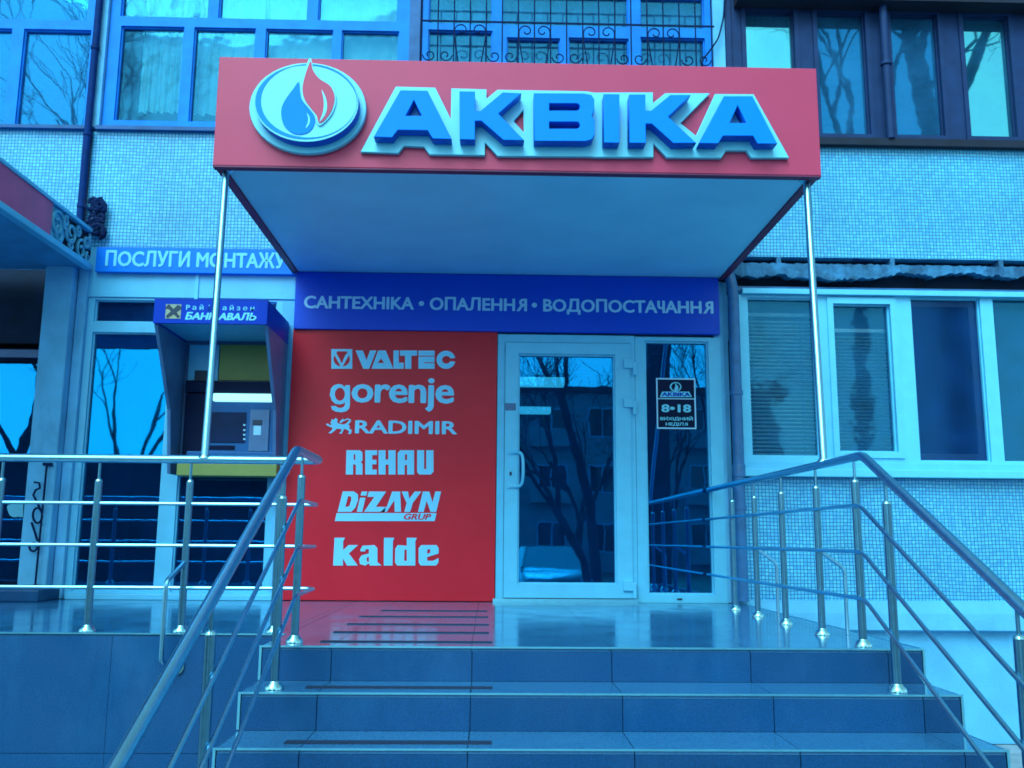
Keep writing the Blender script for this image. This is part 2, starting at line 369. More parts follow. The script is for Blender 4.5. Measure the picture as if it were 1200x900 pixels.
def text(s, x0, y0, x1, y1, Y, mat, parent, bold=.0, shear=0, depth=.004, name='letter', spacing=1.0, split=True):
    """lettering fitted to a photo box on plane Y (front face); one mesh per letter"""
    X0, X1, Z0, Z1 = RC(x0, y0, x1, y1, Y)
    flip = [(i, c) for i, c in enumerate(s.replace(' ', '')) if c in 'ЯЧ']
    s = s.translate(str.maketrans('АВСЕНІКМОРТХЯЧ', 'ABCEHIKMOPTXRh'))
    cu = bpy.data.curves.new('t', 'FONT'); cu.body = s; cu.shear = shear; cu.extrude = .01; cu.space_character = spacing; cu.resolution_u = 3
    me = curve_mesh(cu)
    if bold:      # heavier strokes: shifted copies, each a hair behind the last
        V0 = [tuple(v.co) for v in me.vertices]; F0_ = [tuple(p.vertices) for p in me.polygons]; vs, fs = [], []
        for k, (dx, dy) in enumerate(((0, 0), (1, 0), (-1, 0), (0, .7), (0, -.7), (.7, .5), (-.7, .5), (.7, -.5), (-.7, -.5))):
            n0 = len(vs); vs += [(x+dx*bold, y+dy*bold, z-k*.0009) for x, y, z in V0]; fs += [tuple(i+n0 for i in f) for f in F0_]
        me = bpy.data.meshes.new('t'); me.from_pydata(vs, [], fs)
    xs = [v.co.x for v in me.vertices]; ys = [v.co.y for v in me.vertices]
    ax, bx, ay, by = min(xs), max(xs), min(ys), max(ys)
    sx, sy = (X1-X0)/(bx-ax), (Z1-Z0)/(by-ay)
    for v in me.vertices: v.co = (X0+(v.co.x-ax)*sx, Z0+(v.co.y-ay)*sy, v.co.z/.01*depth/2)
    to_wall(me, Y+depth/2)
    if not split: return [obj(name, me, mat, parent)]
    gs = split_glyphs(me)
    if len(gs) == len(s.replace(' ', '')):
        for i, ch in flip:   # the letter Ya is an R turned round, Che an h stood on its head
            xs = [v.co.x for v in gs[i].vertices]; c = min(xs)+max(xs); zs_ = [v.co.z for v in gs[i].vertices]; cz = min(zs_)+max(zs_)
            for v in gs[i].vertices:
                v.co.x = c-v.co.x
                if ch == 'Ч': v.co.z = cz-v.co.z
    else: print('GLYPHS', s, len(gs))
    return [obj(name, g, mat, parent) for g in gs]

def rectpoly(X0, X1, Z0, Z1): return [(X0, Z0), (X1, Z0), (X1, Z1), (X0, Z1)]
def frame_mesh(outer, holes, Y, depth):
    """one solid frame with rectangular openings, built cell by cell so every opening is exact"""
    r = lambda v: round(v, 5)
    xs = sorted({r(outer[0]), r(outer[1])}|{r(h[i]) for h in holes for i in (0, 1)}); zs = sorted({r(outer[2]), r(outer[3])}|{r(h[i]) for h in holes for i in (2, 3)})
    nx, nz = len(xs)-1, len(zs)-1
    def solid(i, j):
        if i < 0 or j < 0 or i >= nx or j >= nz: return False
        cx, cz = (xs[i]+xs[i+1])/2, (zs[j]+zs[j+1])/2
        return outer[0] < cx < outer[1] and outer[2] < cz < outer[3] and not any(h[0] < cx < h[1] and h[2] < cz < h[3] for h in holes)
    b = bmesh.new(); vs = {}
    def V(i, j, k):
        if (i, j, k) not in vs: vs[(i, j, k)] = b.verts.new((xs[i], Y+depth*k, zs[j]))
        return vs[(i, j, k)]
    for i in range(nx):
        for j in range(nz):
            if not solid(i, j): continue
            b.faces.new((V(i,j,0), V(i+1,j,0), V(i+1,j+1,0), V(i,j+1,0))); b.faces.new((V(i,j,1), V(i,j+1,1), V(i+1,j+1,1), V(i+1,j,1)))
            if not solid(i-1, j): b.faces.new((V(i,j,0), V(i,j+1,0), V(i,j+1,1), V(i,j,1)))
            if not solid(i+1, j): b.faces.new((V(i+1,j,0), V(i+1,j,1), V(i+1,j+1,1), V(i+1,j+1,0)))
            if not solid(i, j-1): b.faces.new((V(i,j,0), V(i,j,1), V(i+1,j,1), V(i+1,j,0)))
            if not solid(i, j+1): b.faces.new((V(i,j+1,0), V(i+1,j+1,0), V(i+1,j+1,1), V(i,j+1,1)))
    bmesh.ops.dissolve_limit(b, angle_limit=.01, verts=b.verts[:], edges=b.edges[:])
    return b
def ring(name, o, i, Y, depth, mat, parent): return obj(name, frame_mesh(o, [i], Y, depth), mat, parent)
def window(parent, outer, panes, Y, depth, mat, gmats, sash=None, label=None, name='window', bead=.012):
    """outer and panes are (X0,X1,Z0,Z1); frame is one solid with openings, panes and sashes are its own pieces"""
    fr = obj(name, frame_mesh(outer, panes, Y, depth), mat, parent)
    if label: fr['label'] = label
    for i, p in enumerate(panes):
        g = gmats[i] if isinstance(gmats, (list, tuple)) else gmats
        box('pane', p[0]-.006, p[1]+.006, Y+depth*.62, Y+depth*.62+.006, p[2]-.006, p[3]+.006, g, fr)
        b = bead
        ring('glazing_bead', (p[0]-.002, p[1]+.002, p[2]-.002, p[3]+.002), (p[0]+b, p[1]-b, p[2]+b, p[3]-b), Y+depth*.3, depth*.3, mat, fr)
        if sash and sash[i]:
            s = sash[i]
            ring('sash', (p[0]-s, p[1]+s, p[2]-s, p[3]+s), p, Y-.016, .0155, mat, fr)
    return fr

# ================================================================== SETTING
GZ = -1.09
def sheet(name, x0, x1, y0, y1, z, mat):
    b = bmesh.new(); b.faces.new([b.verts.new(p) for p in ((x0,y0,z),(x1,y0,z),(x1,y1,z),(x0,y1,z))]); return tag(obj(name, b, mat), kind='structure')
sheet('ground', -150, 150, -160, 60, GZ-.02, 'soil')
b = bmesh.new(); bm_box(b, -40, 40, -8.6, 0, GZ-.2, GZ); tag(obj('pavement', b, 'paving'), kind='structure')
sheet('road', -80, 80, -18.0, -12.2, GZ-.012, 'asphalt')
tag(box('kerb', -80, 80, -12.2, -12.05, GZ-.1, GZ+.1, 'paving'), kind='structure')

# ================================================================== APARTMENT BUILDING
bl = thing('apartment_building', 'apartment block wall of small pale mosaic tiles behind the shop entrance', 'building', (0, 0, GZ))
def part(name, x0, x1, y0, y1, z0, z1, mat, bev=0, label=None):
    o = box(name, x0, x1, y0, y1, z0, z1, mat, bl, bev)
    if label: o['label'] = label
    return o
XL, XR = -9.0, 9.0
JX = W(101, 195).x                                  # joint between the two upper panels
ZM0, ZM1 = 2.925, 3.965
part('wall_panel', XL, JX-.035, 0, .22, ZM0-.03, ZM1, 'mosaic', label='mosaic panel under the blue corner window')
part('wall_panel', JX+.035, XR, 0, .22, ZM0, ZM1, 'mosaic', label='wide mosaic panel behind the red canopy')
part('panel_joint', JX-.035, JX+.035, .03, .22, ZM0-.03, ZM1, 'darkgap')
part('wall_panel', XL, XR, 0, .22, 5.75, 7.6, 'mosaic', label='mosaic panel of the storey above')
part('floor_slab', XL, XR, -.05, 4.2, 5.5, 5.75, 'ledge')
part('floor_slab', XL, XR, .23, 4.2, 2.60, 2.93, 'ledge')
part('floor_slab', XL, XR, .10, 4.2, -.35, -.03, 'ledge')
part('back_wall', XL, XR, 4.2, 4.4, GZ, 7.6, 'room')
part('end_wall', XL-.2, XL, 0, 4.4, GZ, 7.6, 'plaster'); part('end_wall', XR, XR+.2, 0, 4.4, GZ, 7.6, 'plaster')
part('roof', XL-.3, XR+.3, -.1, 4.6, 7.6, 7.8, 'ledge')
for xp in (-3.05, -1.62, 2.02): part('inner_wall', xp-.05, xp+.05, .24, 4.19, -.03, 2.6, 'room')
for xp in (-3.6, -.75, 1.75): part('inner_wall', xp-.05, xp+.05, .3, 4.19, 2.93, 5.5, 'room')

# sills under the upper windows
zs = W(300, 151).z
part('window_sill', XL, W(108, 151).x-.01, -.05, .2, ZM1, 3.995, 'bluesill'); part('window_sill', W(114, 151).x, W(480, 150).x, -.05, .2, ZM1+.001, 4.0, 'bluesill')
part('window_sill', W(850, 160).x, XR, -.07, .2, ZM1-.03, 4.0, 'eave')
# piers between the upper windows
def pier(x0, x1, y, mat, d=.02): part('pier', W(x0, y).x, W(x1, y).x, d, .25, 4.0, 5.5, mat, .004)
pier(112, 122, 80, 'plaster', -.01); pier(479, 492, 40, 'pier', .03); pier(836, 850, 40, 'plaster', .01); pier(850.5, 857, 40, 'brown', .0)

ZT = 5.45
def xz(x, y): return W(x, y).x
# --- window A (blue, top left)
X = lambda x, y=85: W(x, y).x
Z = lambda y, x=600: W(x, y).z
tr0, tr1 = W(60, 32).z, W(60, 21).z
wA = window(bl, (-6.0, X(110), 4.0, ZT), [(X(21), X(101), W(60, 149).z, tr0), (X(-70), X(7), W(60, 149).z, tr0), (-5.9, X(-84), 4.09, tr0), (X(-10, 10), X(101, 10), tr1, ZT-.06), (-5.9, X(-24, 10), tr1, ZT-.06)],
            .03, .08, 'bluewood', 'gl_sky', label='blue window frame at the upper left corner')
# --- window B (blue, four panes)
zb = W(300, 142).z; t0, t1 = W(300, 31).z, W(300, 20).z
wB = window(bl, (X(122.5), X(478), 4.003, ZT), [(X(136), X(211), zb, t0), (X(223), X(296), zb, t0), (X(308), X(388), zb, t0), (X(398), X(466), zb, t0),
            (X(140, 10), X(243, 10), t1, ZT-.06), (X(255, 10), X(360, 10), t1, ZT-.06), (X(372, 10), X(466, 10), t1, ZT-.06)], .03, .08, 'bluewood', 'gl_old', label='wide blue window frame with white curtains')
# --- window C behind the grille
t0, t1 = W(660, 37).z, W(660, 26).z
Xc = lambda x: W(x, 50).x
wC = window(bl, (Xc(493), Xc(836), 4.0, ZT), [(Xc(501), Xc(577), 4.08, t0+.03), (Xc(594), Xc(657), 4.08, t0-.03), (Xc(667), Xc(738), 4.08, t0-.02), (Xc(752), Xc(828), 4.08, t0),
            (Xc(501), Xc(577), t1, ZT-.06), (Xc(588), Xc(738), t1, ZT-.06), (Xc(752), Xc(828), t1, ZT-.06)], .06, .08, 'bluewood', 'gl_old', label='blue window frame behind the iron grille')
# --- window D (brown)
zb, zt = W(1000, 156).z, W(1000, 13).z
wD = window(bl, (Xc(857), 6.2, 4.001, ZT), [(X(875, 45), X(932, 45), zb, zt), (X(961), X(1018), zb, zt), (X(1048), X(1104), zb, zt), (X(1134), X(1188), zb, zt), (X(1222), X(1290), zb, zt), (X(1320), X(1390), zb, zt)],
            .03, .09, 'brown', ['gl_film', 'gl_sky', 'gl_sky', 'gl_film', 'gl_sky', 'gl_film'], sash=[.04, .04, .04, .04, .04, .04], label='brown window frame at the upper right')
part('window_hood', Xc(862), 6.3, -.16, .02, W(1000, 11).z, W(1000, 11).z+.22, 'eave')

# --- iron grille
gz0, gz1 = 4.0, ZT-.1
GY = -.10
gr = box('window_grille', Xc(494), Xc(834), GY-.006, GY+.006, W(660, 27.5, GY).z-.007, W(660, 27.5, GY).z+.007, 'iron', bl)
box('bar', Xc(494), Xc(834), GY-.006, GY+.006, 4.02, 4.034, 'iron', gr); box('bar', Xc(494), Xc(834), GY-.006, GY+.006, gz1, gz1+.014, 'iron', gr)
bars = [494+18.9*i for i in range(19)]
for i, x in enumerate(bars):
    xx = W(x, 50, GY).x; tube('bar', [(xx, GY, 4.02), (xx, GY, gz1)], .0065, 'iron', gr, 6)
    if i in (0, 18): tube('bar', [(xx, GY, 4.5), (xx, .08, 4.5)], .0065, 'iron', gr, 6)
def spiral(cx, cz, r, a0, turns, Y, n=14, k=.25):
    return [(cx+r*(1-(1-k)*i/n)*math.cos(a0+turns*2*math.pi*i/n), Y, cz+r*(1-(1-k)*i/n)*math.sin(a0+turns*2*math.pi*i/n)) for i in range(n+1)]
pitch = (W(513, 50, GY).x-W(494, 50, GY).x)
zlow = W(600, 67, GY).z; zh = W(600, 37, GY).z
for i in range(0, 18):
    xa = W(bars[i], 50, GY).x+pitch/2
    if i % 4 in (0, 1):   # pairs of curls near the sill
        s = -1 if i % 4 == 0 else 1
        tube('scroll', spiral(xa, zlow, pitch*.42, math.pi*(0 if s > 0 else 1), -s*1.15 if False else s*-1.15, GY-.01), .006, 'iron', gr, 5)
    else:                 # half of a heart
        s = 1 if i % 4 == 2 else -1
        inner = xa+s*pitch/2
        pts = [(inner-s*pitch*.1, GY-.01, 4.05)] + [(xa-s*pitch*.46, GY-.01, zh-.07)] + spiral(xa-s*pitch*.02, zh, pitch*.44, math.pi if s > 0 else 0, -s*.95, GY-.01)
        tube('scroll', pts, .006, 'iron', gr, 5)

# --- ground floor shopfront walls
zc = 2.72
part('pier', W(838.5, 500).x+.01, W(851, 500).x, .0, .25, -.0, 2.7, 'plaster', .006, 'stained narrow pier right of the shop door')
part('lintel', -1.66, 2.05, .095, .25, 2.2, 2.6, 'plaster'); part('lintel', -3.40, -1.661, .012, .25, W(150, 349).z+.001, 2.6, 'plaster')                       # behind the signs
part('lintel', -3.40, -1.66, .0, .011, W(230, 349).z, 2.92, 'whitelow')
part('wall_panel', -1.66, .05, .02, .25, -.0, 2.2, 'plaster', label='plain wall behind the red brand board')
part('jamb_wall', W(325, 520).x-.010, -1.657, -.008, .25, .0, 2.472, 'plaster')
part('jamb_wall', W(851, 500).x+.001, W(866, 500).x-.061, .04, .25, -.0, 2.7, 'plaster')
part('seam_strip', W(229, 335).x, W(233, 335).x, -.012, .0, W(230, 352).z, 2.7, 'white')
# left column, two steps
part('column', W(43, 520).x, W(76, 520).x, -.12, .25, 0, 2.72, 'plaster', .012, 'pale plaster column between the two shops')
part('column', W(77, 520).x, W(88.5, 520).x, -.03, .25, 0, 2.72, 'plaster', .008)
# --- shopfront window left with ATM opening
zt = W(150, 351).z
gX = lambda x: W(x, 520).x
zlo = W(140, 693).z
wS = window(bl, (W(89, 520).x, W(325, 520).x-.012, .0, W(150, 349).z-.002), [(gX(97), gX(191), zlo, W(150, 389).z), (gX(97), gX(191), W(150, 377).z, zt), (gX(210), gX(316), zlo, W(260, 557).z), (gX(210), gX(316), W(260, 377).z, zt)],
            .012, .08, 'whitelow', ['gl_shop', 'gl_dark', 'gl_shop', 'gl_dark'], label='white shop window beside the cash machine')
box('window_sill', W(80, 700).x, W(322, 700).x, -.06, .011, -.0, .045, 'whitelow', wS, .005)

# --- door and sidelight
DX0, DX1 = W(582, 550).x, W(745, 550).x
dr = ring('door_frame', (DX0, DX1, 0.0, 2.205), (W(590.5, 550).x, W(739.5, 550).x, .03, W(650, 402).z), -.02, .10, 'white', bl)
dleaf = (W(591, 550).x, W(739, 550).x, .035, W(650, 402.5).z-.004)
dpane = (W(606.5, 550).x, W(721.2, 550).x, W(660, 684.5).z, W(660, 416).z)
lf = window(bl, dleaf, [dpane], -.045, .085, 'white', 'gl_door', sash=None, name='door', label='white glazed shop door with a bow handle', bead=.014)
hz = [W(600, y, -.06).z for y in (530, 570)]
tube('handle', round_path([(W(597, 531).x, -.045, hz[0]), (W(611, 531).x, -.075, hz[0]), (W(612.5, 550).x, -.115, (hz[0]+hz[1])/2+.06), (W(612.5, 550).x, -.115, (hz[0]+hz[1])/2-.06), (W(611, 568).x, -.075, hz[1]), (W(597, 568).x, -.045, hz[1])], .04), .013, 'white', lf, 8)
for z in hz: box('handle_plate', W(594, 550).x, W(604, 550).x, -.053, -.045, z-.02, z+.02, 'white', lf, .003)
p = W(598.5, 555, -.05); lathe('keyhole', [(.009, 0), (.009, .03)], (p.x, -.046, p.z-.015), 'navy', lf, 10)
x0, x1, z0, z1 = RC(592, 472.5, 604.5, 481, -.046); box('door_label', x0, x1, -.049, -.046, z0, z1, 'atmside', lf)
for y0, y1 in ((421, 436), (467, 482), (680, 697)):
    x0, x1, z0, z1 = RC(735, y0, 742, y1, -.05); box('hinge', x0-.03, x1, -.07, -.046, z0+.03, z1, 'white', lf, .004)
    box('hinge_pin', x1-.005, x1+.025, -.075, -.046, z0-.03, z1-.02, 'white', lf, .006)
sl = window(bl, (DX1+.004, W(848, 550).x, .0, 2.2), [(W(757.5, 550).x, W(833.5, 550).x, W(800, 697).z, W(795, 400).z)], -.012, .09, 'white', 'gl_door', label='narrow sidelight window right of the door', bead=.014)
box('vent_cap', W(793, 701).x, W(799, 701).x, -.018, -.012, W(795, 703).z, W(795, 701).z, 'navy', sl)
part('threshold', DX0-.02, DX1, -.05, .1, -.0, .028, 'trim')

# --- right bay: window, ledge, mosaic, plinth
RX0 = W(866, 500).x
part('wall_panel', RX0-.06, XR, 0, .22, .03, 1.02, 'mosaic', label='mosaic parapet under the white window')
b = bmesh.new(); prism_x(b, [(.0, .029), (-.03, .02), (-.05, -.07), (-.055, -.2), (-.02, -.215), (.2, -.215), (.2, .029)], RX0-.06, XR)
obj('plinth_ledge', b, 'found', bl)
part('foundation', RX0-.02, XR, .03, .22, GZ, -.2151, 'found'); part('foundation', XL, RX0-.03, .05, .22, GZ, -.06, 'found')
part('slot', RX0-.1, XR, .12, .22, 2.60, ZM0, 'darkgap')
# ragged concrete ledge
b = bmesh.new(); n = 260; prev = None; drip = 0
for i in range(n+1):
    x = RX0-.08+(XR-RX0+.08)*i/n
    zt_ = W(1000, 311).z+.012*(random.random()-.5); zb_ = W(1000, 323).z+drip+.02*(random.random()-.5); drip = max(-.05, min(.04, drip+.03*(random.random()-.5)))
    yf_ = -.035+.014*(random.random()-.5)
    rg = [b.verts.new(q) for q in ((x, yf_, zt_), (x, yf_-.004, zb_), (x, .12, zb_+.02), (x, .12, zt_))]
    if prev:
        for j in range(4): b.faces.new((prev[j], prev[(j+1) % 4], rg[(j+1) % 4], rg[j]))
    else: b.faces.new(rg[::-1])
    prev = rg
b.faces.new(prev); obj('concrete_ledge', b, 'ledge', bl)['label'] = 'crumbling concrete edge above the white window'
for x in (910, 1043, 1170): part('bracket', W(x, 305).x, W(x+5, 305).x, -.005, .12, W(1000, 311).z, ZM0, 'ledge')
zfl = W(1000, 341).z
part('flashing_board', RX0-.03, XR, .03, .2, zfl, W(1000, 336).z, 'pipe')
part('drip_strip', W(868, 344).x, XR, -.06, .1, W(1000, 347.5).z, zfl-.003, 'white', .004)
zA, zB = W(1000, 543).z, W(1000, 347.5).z-.002
q = lambda x: W(x, 445).x
wR = window(bl, (q(867.5), 6.4, zA, zB), [(q(878), q(957), W(920, 535).z, W(920, 349.5).z), (q(979), q(1046.5), W(1020, 530).z, W(1020, 357).z), (q(1072), q(1154), W(1100, 541).z, W(1100, 349.5).z), (q(1169), q(1262), W(1200, 542).z, W(1200, 349.5).z), (q(1290), q(1370), W(1330, 535).z, W(1330, 357).z)],
            -.015, .09, 'white', ['gl_win', 'gl_win', 'gl_dark', 'gl_win', 'gl_win'], sash=[0, .05, 0, 0, .05], label='long white plastic window on the right')
# inner sash of the third pane
ring('inner_sash', (q(1072)+.004, q(1154)-.004, W(1100, 540).z, W(1100, 350.5).z), (q(1077), q(1144), W(1100, 531).z, W(1100, 358).z), .046, .03, 'atmside', wR)
box('window_sill', q(862), 6.45, -.10, .02, W(1000, 560).z, W(1000, 551).z, 'white', wR, .006); box('window_sill', q(865), 6.4, -.035, .02, W(1000, 551).z+.001, zA-.002, 'whitelow', wR)
# blinds behind the first two panes
def blinds(name, label, x0, x1, z0, z1, mat, step=.03, tilt=.5):
    t = thing(name, label, 'blind', ((x0+x1)/2, .17, z0))
    n = int((z1-z0)/step)
    sl0 = None
    for i in range(n):
        z = z0+i*step
        if sl0 is None:
            b = bmesh.new(); vs = []
            for k in range(4):
                a = -.0125+.025*k/3; h = .003*(1-((k-1.5)/1.5)**2)
                vs.append(((a*math.cos(tilt)-h*math.sin(tilt)), (a*math.sin(tilt)+h*math.cos(tilt))))
            A = [b.verts.new((x0, .17+y, z-zz)) for y, zz in vs]; B = [b.verts.new((x1, .17+y, z-zz)) for y, zz in vs]
            for k in range(3): b.faces.new((A[k], A[k+1], B[k+1], B[k]))
            sl0 = obj('slat', b, mat, t)
        else:
            c = sl0.copy(); COL.objects.link(c); c.parent = t; c.location.z += i*step
    for f in (.16, .84): tube('cord', [(x0+(x1-x0)*f, .15, z0), (x0+(x1-x0)*f, .15, z1)], .0025, 'pipe', t, 5)
    box('head_rail', x0, x1, .15, .19, z1, z1+.03, mat, t)
blinds('venetian_blind', 'grey venetian blind lowered behind the window pane next to the drain pipe', q(874), q(961), W(920, 540).z, W(920, 366).z, 'blind', .034, .7)
blinds('venetian_blind', 'dim venetian blind behind the opening sash right of the steel canopy pole', q(976), q(1050), W(1020, 535).z, W(1020, 385).z, 'blind', .031, .35)
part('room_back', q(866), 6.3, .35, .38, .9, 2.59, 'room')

# --- curtains behind the upper windows
def curtain(label, x0, x1, z0, z1, mat, Y=.2, amp=.012, waves=9):
    b = bmesh.new(); n = 70; P = []
    for i in range(n+1):
        x = x0+(x1-x0)*i/n; y = Y+amp*math.sin(i/n*waves*2*math.pi)+amp*.5*math.sin(i*1.3)
        P.append((b.verts.new((x, y, z0+.01*math.sin(i*.5))), b.verts.new((x, y, z1))))
    for i in range(n): b.faces.new((P[i][0], P[i+1][0], P[i+1][1], P[i][1]))
    return tag(obj('curtain', b, mat, None, True), label, 'curtain')
curtain('plain white curtain in the leftmost large pane of the wide blue window', X(155), X(213), W(180, 120).z, 5.4, 'curtain')
curtain('white curtain with a slanting hem in the second pane of the wide blue window', X(221), X(300), W(250, 123).z, 5.4, 'curtain')
curtain('white curtain above the flame emblem in the wide blue window', X(306), X(470), W(380, 125).z, 5.4, 'curtain')
curtain('grey blue net curtain behind the iron grille', Xc(496), Xc(834), 4.02, 5.4, 'drape', .22, .03, 14)
curtain('pale blind in the first brown window pane beside the grille', Xc(866), X(936, 45), 4.05, 5.4, 'curtain', .2, .004)

# --- left neighbour: dark doorway
part('lintel', XL, W(43, 520).x-.003, .1, .25, 2.1, 2.74, 'darkgap')
zt = W(20, 407).z
wN = window(bl, (-5.2, W(41, 520).x, .05, W(20, 405).z), [(W(-60, 520).x, W(31, 520).x, .12, W(20, 420).z)], .12, .07, 'atmdark', 'gl_door', label='dark glazed door of the shop on the left')
part('transom_bar', -5.2, W(47, 412).x, .06, .12, W(20, 417).z, W(20, 408).z, 'atmside')
part('wall_panel', XL, -5.2, .0, .25, 0, 2.9, 'plaster', label='plain plaster beyond the neighbouring door')
tag(box('doorstep', -5.0, W(72, 690).x, -.38, .0, .0, .09, 'granite', None, .01), 'low dark stone doorstep under the left neighbouring door', 'step')
# white cup sticker on the dark door
Yc = .155
cup = thing('cup_sticker', 'white cup sticker low on the dark glass door at far left', 'sticker', W(17, 606, Yc))
shape('cup', [smooth_poly(pxpoly([(9, 592), (24, 591), (25, 596), (23, 604), (17, 606), (11, 603)], Yc), 4)], Yc, .003, 'lettering2', cup)
shape('cup_handle', [pxpoly([(21, 590), (27, 589), (27, 606), (22, 606)], Yc)], Yc+.0005, .002, 'lettering2', cup)
tag(box('ceiling_lamp', W(30, 420, 2.2).x, W(45, 420, 2.2).x, 2.15, 2.25, W(36, 423, 2.2).z, W(36, 418, 2.2).z, 'tube'), 'small lit ceiling lamp seen through the dark left doorway', 'lamp')
x1 = W(661, 448, 3).x; z = W(640, 448, 3).z
tag(box('ceiling_lamp', W(599, 448, 3).x, x1, 2.9, 3.1, z-.045, z+.045, 'tube', None, .005), 'upper lit tube lamp seen through the glass of the shop door', 'lamp')
x1 = W(645, 481, 3.6).x; z = W(620, 481, 3.6).z
tag(box('ceiling_lamp', W(599, 481, 3.6).x, x1, 3.5, 3.7, z-.035, z+.035, 'tube', None, .005), 'lower shorter lit tube lamp seen through the glass of the shop door', 'lamp')

# ================================================================== RED ENTRANCE CANOPY
F0, KX0, KX1, KZ0, KZ1 = -2.36, -1.686, 2.0105, 2.706, 3.408
cn = thing('entrance_canopy', 'large red box canopy over the shop entrance', 'canopy', ((KX0+KX1)/2, 0, KZ0))
t = .055
box('fascia', KX0, KX1, F0, F0+t, KZ0, KZ1, 'red', cn, .004)
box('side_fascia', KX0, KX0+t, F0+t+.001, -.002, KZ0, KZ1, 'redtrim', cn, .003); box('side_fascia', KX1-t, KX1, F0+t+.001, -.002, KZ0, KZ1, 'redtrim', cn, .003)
b = bmesh.new(); bm_box(b, KX0+t+.002, KX1-t-.002, F0+t+.002, -.003, KZ0+.012, KZ0+.03); obj('soffit', b, 'soffit', cn)
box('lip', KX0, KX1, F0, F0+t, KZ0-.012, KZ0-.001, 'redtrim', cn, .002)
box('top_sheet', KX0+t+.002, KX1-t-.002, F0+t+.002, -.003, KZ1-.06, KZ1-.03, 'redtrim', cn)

# poles from the handrails up to the canopy
RL, RR, LY = -.923, 1.8125, -2.62
for (a, c, lab) in (((W(240, 533, LY).x, LY, .915), (-1.63, -2.27, KZ0+.012), 'slim steel pole in front of the cash machine holding the canopy corner'),
                    ((RR, -2.72, .92), (1.948, -2.27, KZ0+.012), 'slim steel pole in front of the white window holding the canopy corner')):
    a, c = Vector(a), Vector(c)
    p = thing('canopy_pole', lab, 'pole', a, 'steel canopy poles')
    tube('tube', [a, c-Vector((0, 0, .008))], .021, 'steel', p, 12)
    lathe('collar', [(.035, 0), (.035, .006), (.024, .02)], (a.x, a.y, a.z+.002), 'steelcap', p, 12)
    lathe('top_plate', [(.045, 0), (.045, .008)], (c.x, c.y, c.z-.01), 'steelcap', p, 12)

# ---------------- letters AKVIKA on the fascia
YB, YLt = F0-.035, F0-.125
sg = thing('shop_sign', 'raised blue letters on a white outlined board across the red canopy', 'sign', ((KX0+KX1)/2+.4, F0, 2.85))
board = [(422.5, 177.7), (463.8, 101.3), (510, 102.5), (528.3, 139.5), (529, 103.4), (570, 104.5), (570, 115.5), (583, 105), (688, 106.8), (696, 108.3), (765.2, 108), (765.2, 120.6), (779.8, 109), (832, 109),
         (797.3, 144), (815.6, 158.8), (838, 110), (883.3, 110.2), (925, 184.8), (880.4, 184.6), (874.6, 176), (851.2, 176), (845.4, 185), (781.2, 184.2), (765.8, 168), (765.8, 184), (697, 184), (690, 183.2), (583, 182.7), (568.3, 166.7), (568.3, 181.9), (503, 180.7), (496.7, 171.7), (473.3, 170.7), (466.7, 179.3)]
shape('backing_board', [pxpoly(board, YB), pxpoly([(613.3, 128.3), (601.7, 141.7), (614, 155)], YB)[::-1]], YB, .034, 'signwhite', sg, .003)
def rb(x0, y0, x1, y1, r, n=5):   # slot with a rounded right end
    return [(x0, y0)]+[(x1-r+r*math.sin(a), (y0+y1)/2-(y1-y0)/2*math.cos(a)) for a in [math.pi*i/n for i in range(n+1)]]+[(x0, y1)]
GL = {
 'A': [[(469.3, 105.5), (501, 106), (529.3, 162.9), (507, 162.3), (501, 152.6), (466.3, 152.1), (459.5, 161), (438, 160.2)], [(485, 117), (494.5, 135.5), (475, 135.5)]],
 'K': [[(538.3, 106.7), (556.7, 107), (556.7, 129.6), (563, 129.8), (589, 108), (611, 109), (584, 133), (614.3, 164.3), (590, 164), (564, 141.5), (556.7, 141.5), (556.7, 163.6), (538.8, 163.2)]],
 'B': [[(625.5, 109), (684, 109.2), (693, 111), (696.5, 116), (696.5, 129), (693.5, 135.5), (697, 141), (697, 157), (694, 163), (686, 165.4), (626, 165)], rb(643.6, 121, 679.7, 129.5, 4), rb(643.6, 142.5, 679.7, 150.7, 4)],
 'I': [[(707.5, 110), (726, 110.2), (726, 167.3), (707.5, 167)]],
 'K2': [[(737.5, 110.5), (756.5, 110.5), (756.5, 129.3), (763, 129.5), (785.6, 111), (809.5, 111), (783, 136.7), (816, 167.3), (789, 167.6), (763.7, 144.8), (756.8, 144.8), (757, 167.5), (737.5, 167.3)]],
 'A2': [[(848.3, 112.5), (881.9, 112.5), (911, 168.3), (887.7, 168.2), (882.5, 159), (847.5, 159), (841.6, 168), (819, 167.5)], [(864.4, 123.5), (875, 144), (855, 144)]],
}
for k, pl in GL.items():
    front = [pxpoly(p, YLt) for p in pl]
    me = shape_mesh([front[0]]+[f[::-1] for f in front[1:]], YLt, YB-YLt-.002, .003)
    o = obj('letter', me, ['signblue', 'signrim'], sg)
    for p in o.data.polygons: p.material_index = 0 if p.normal.y < -.9 else 1
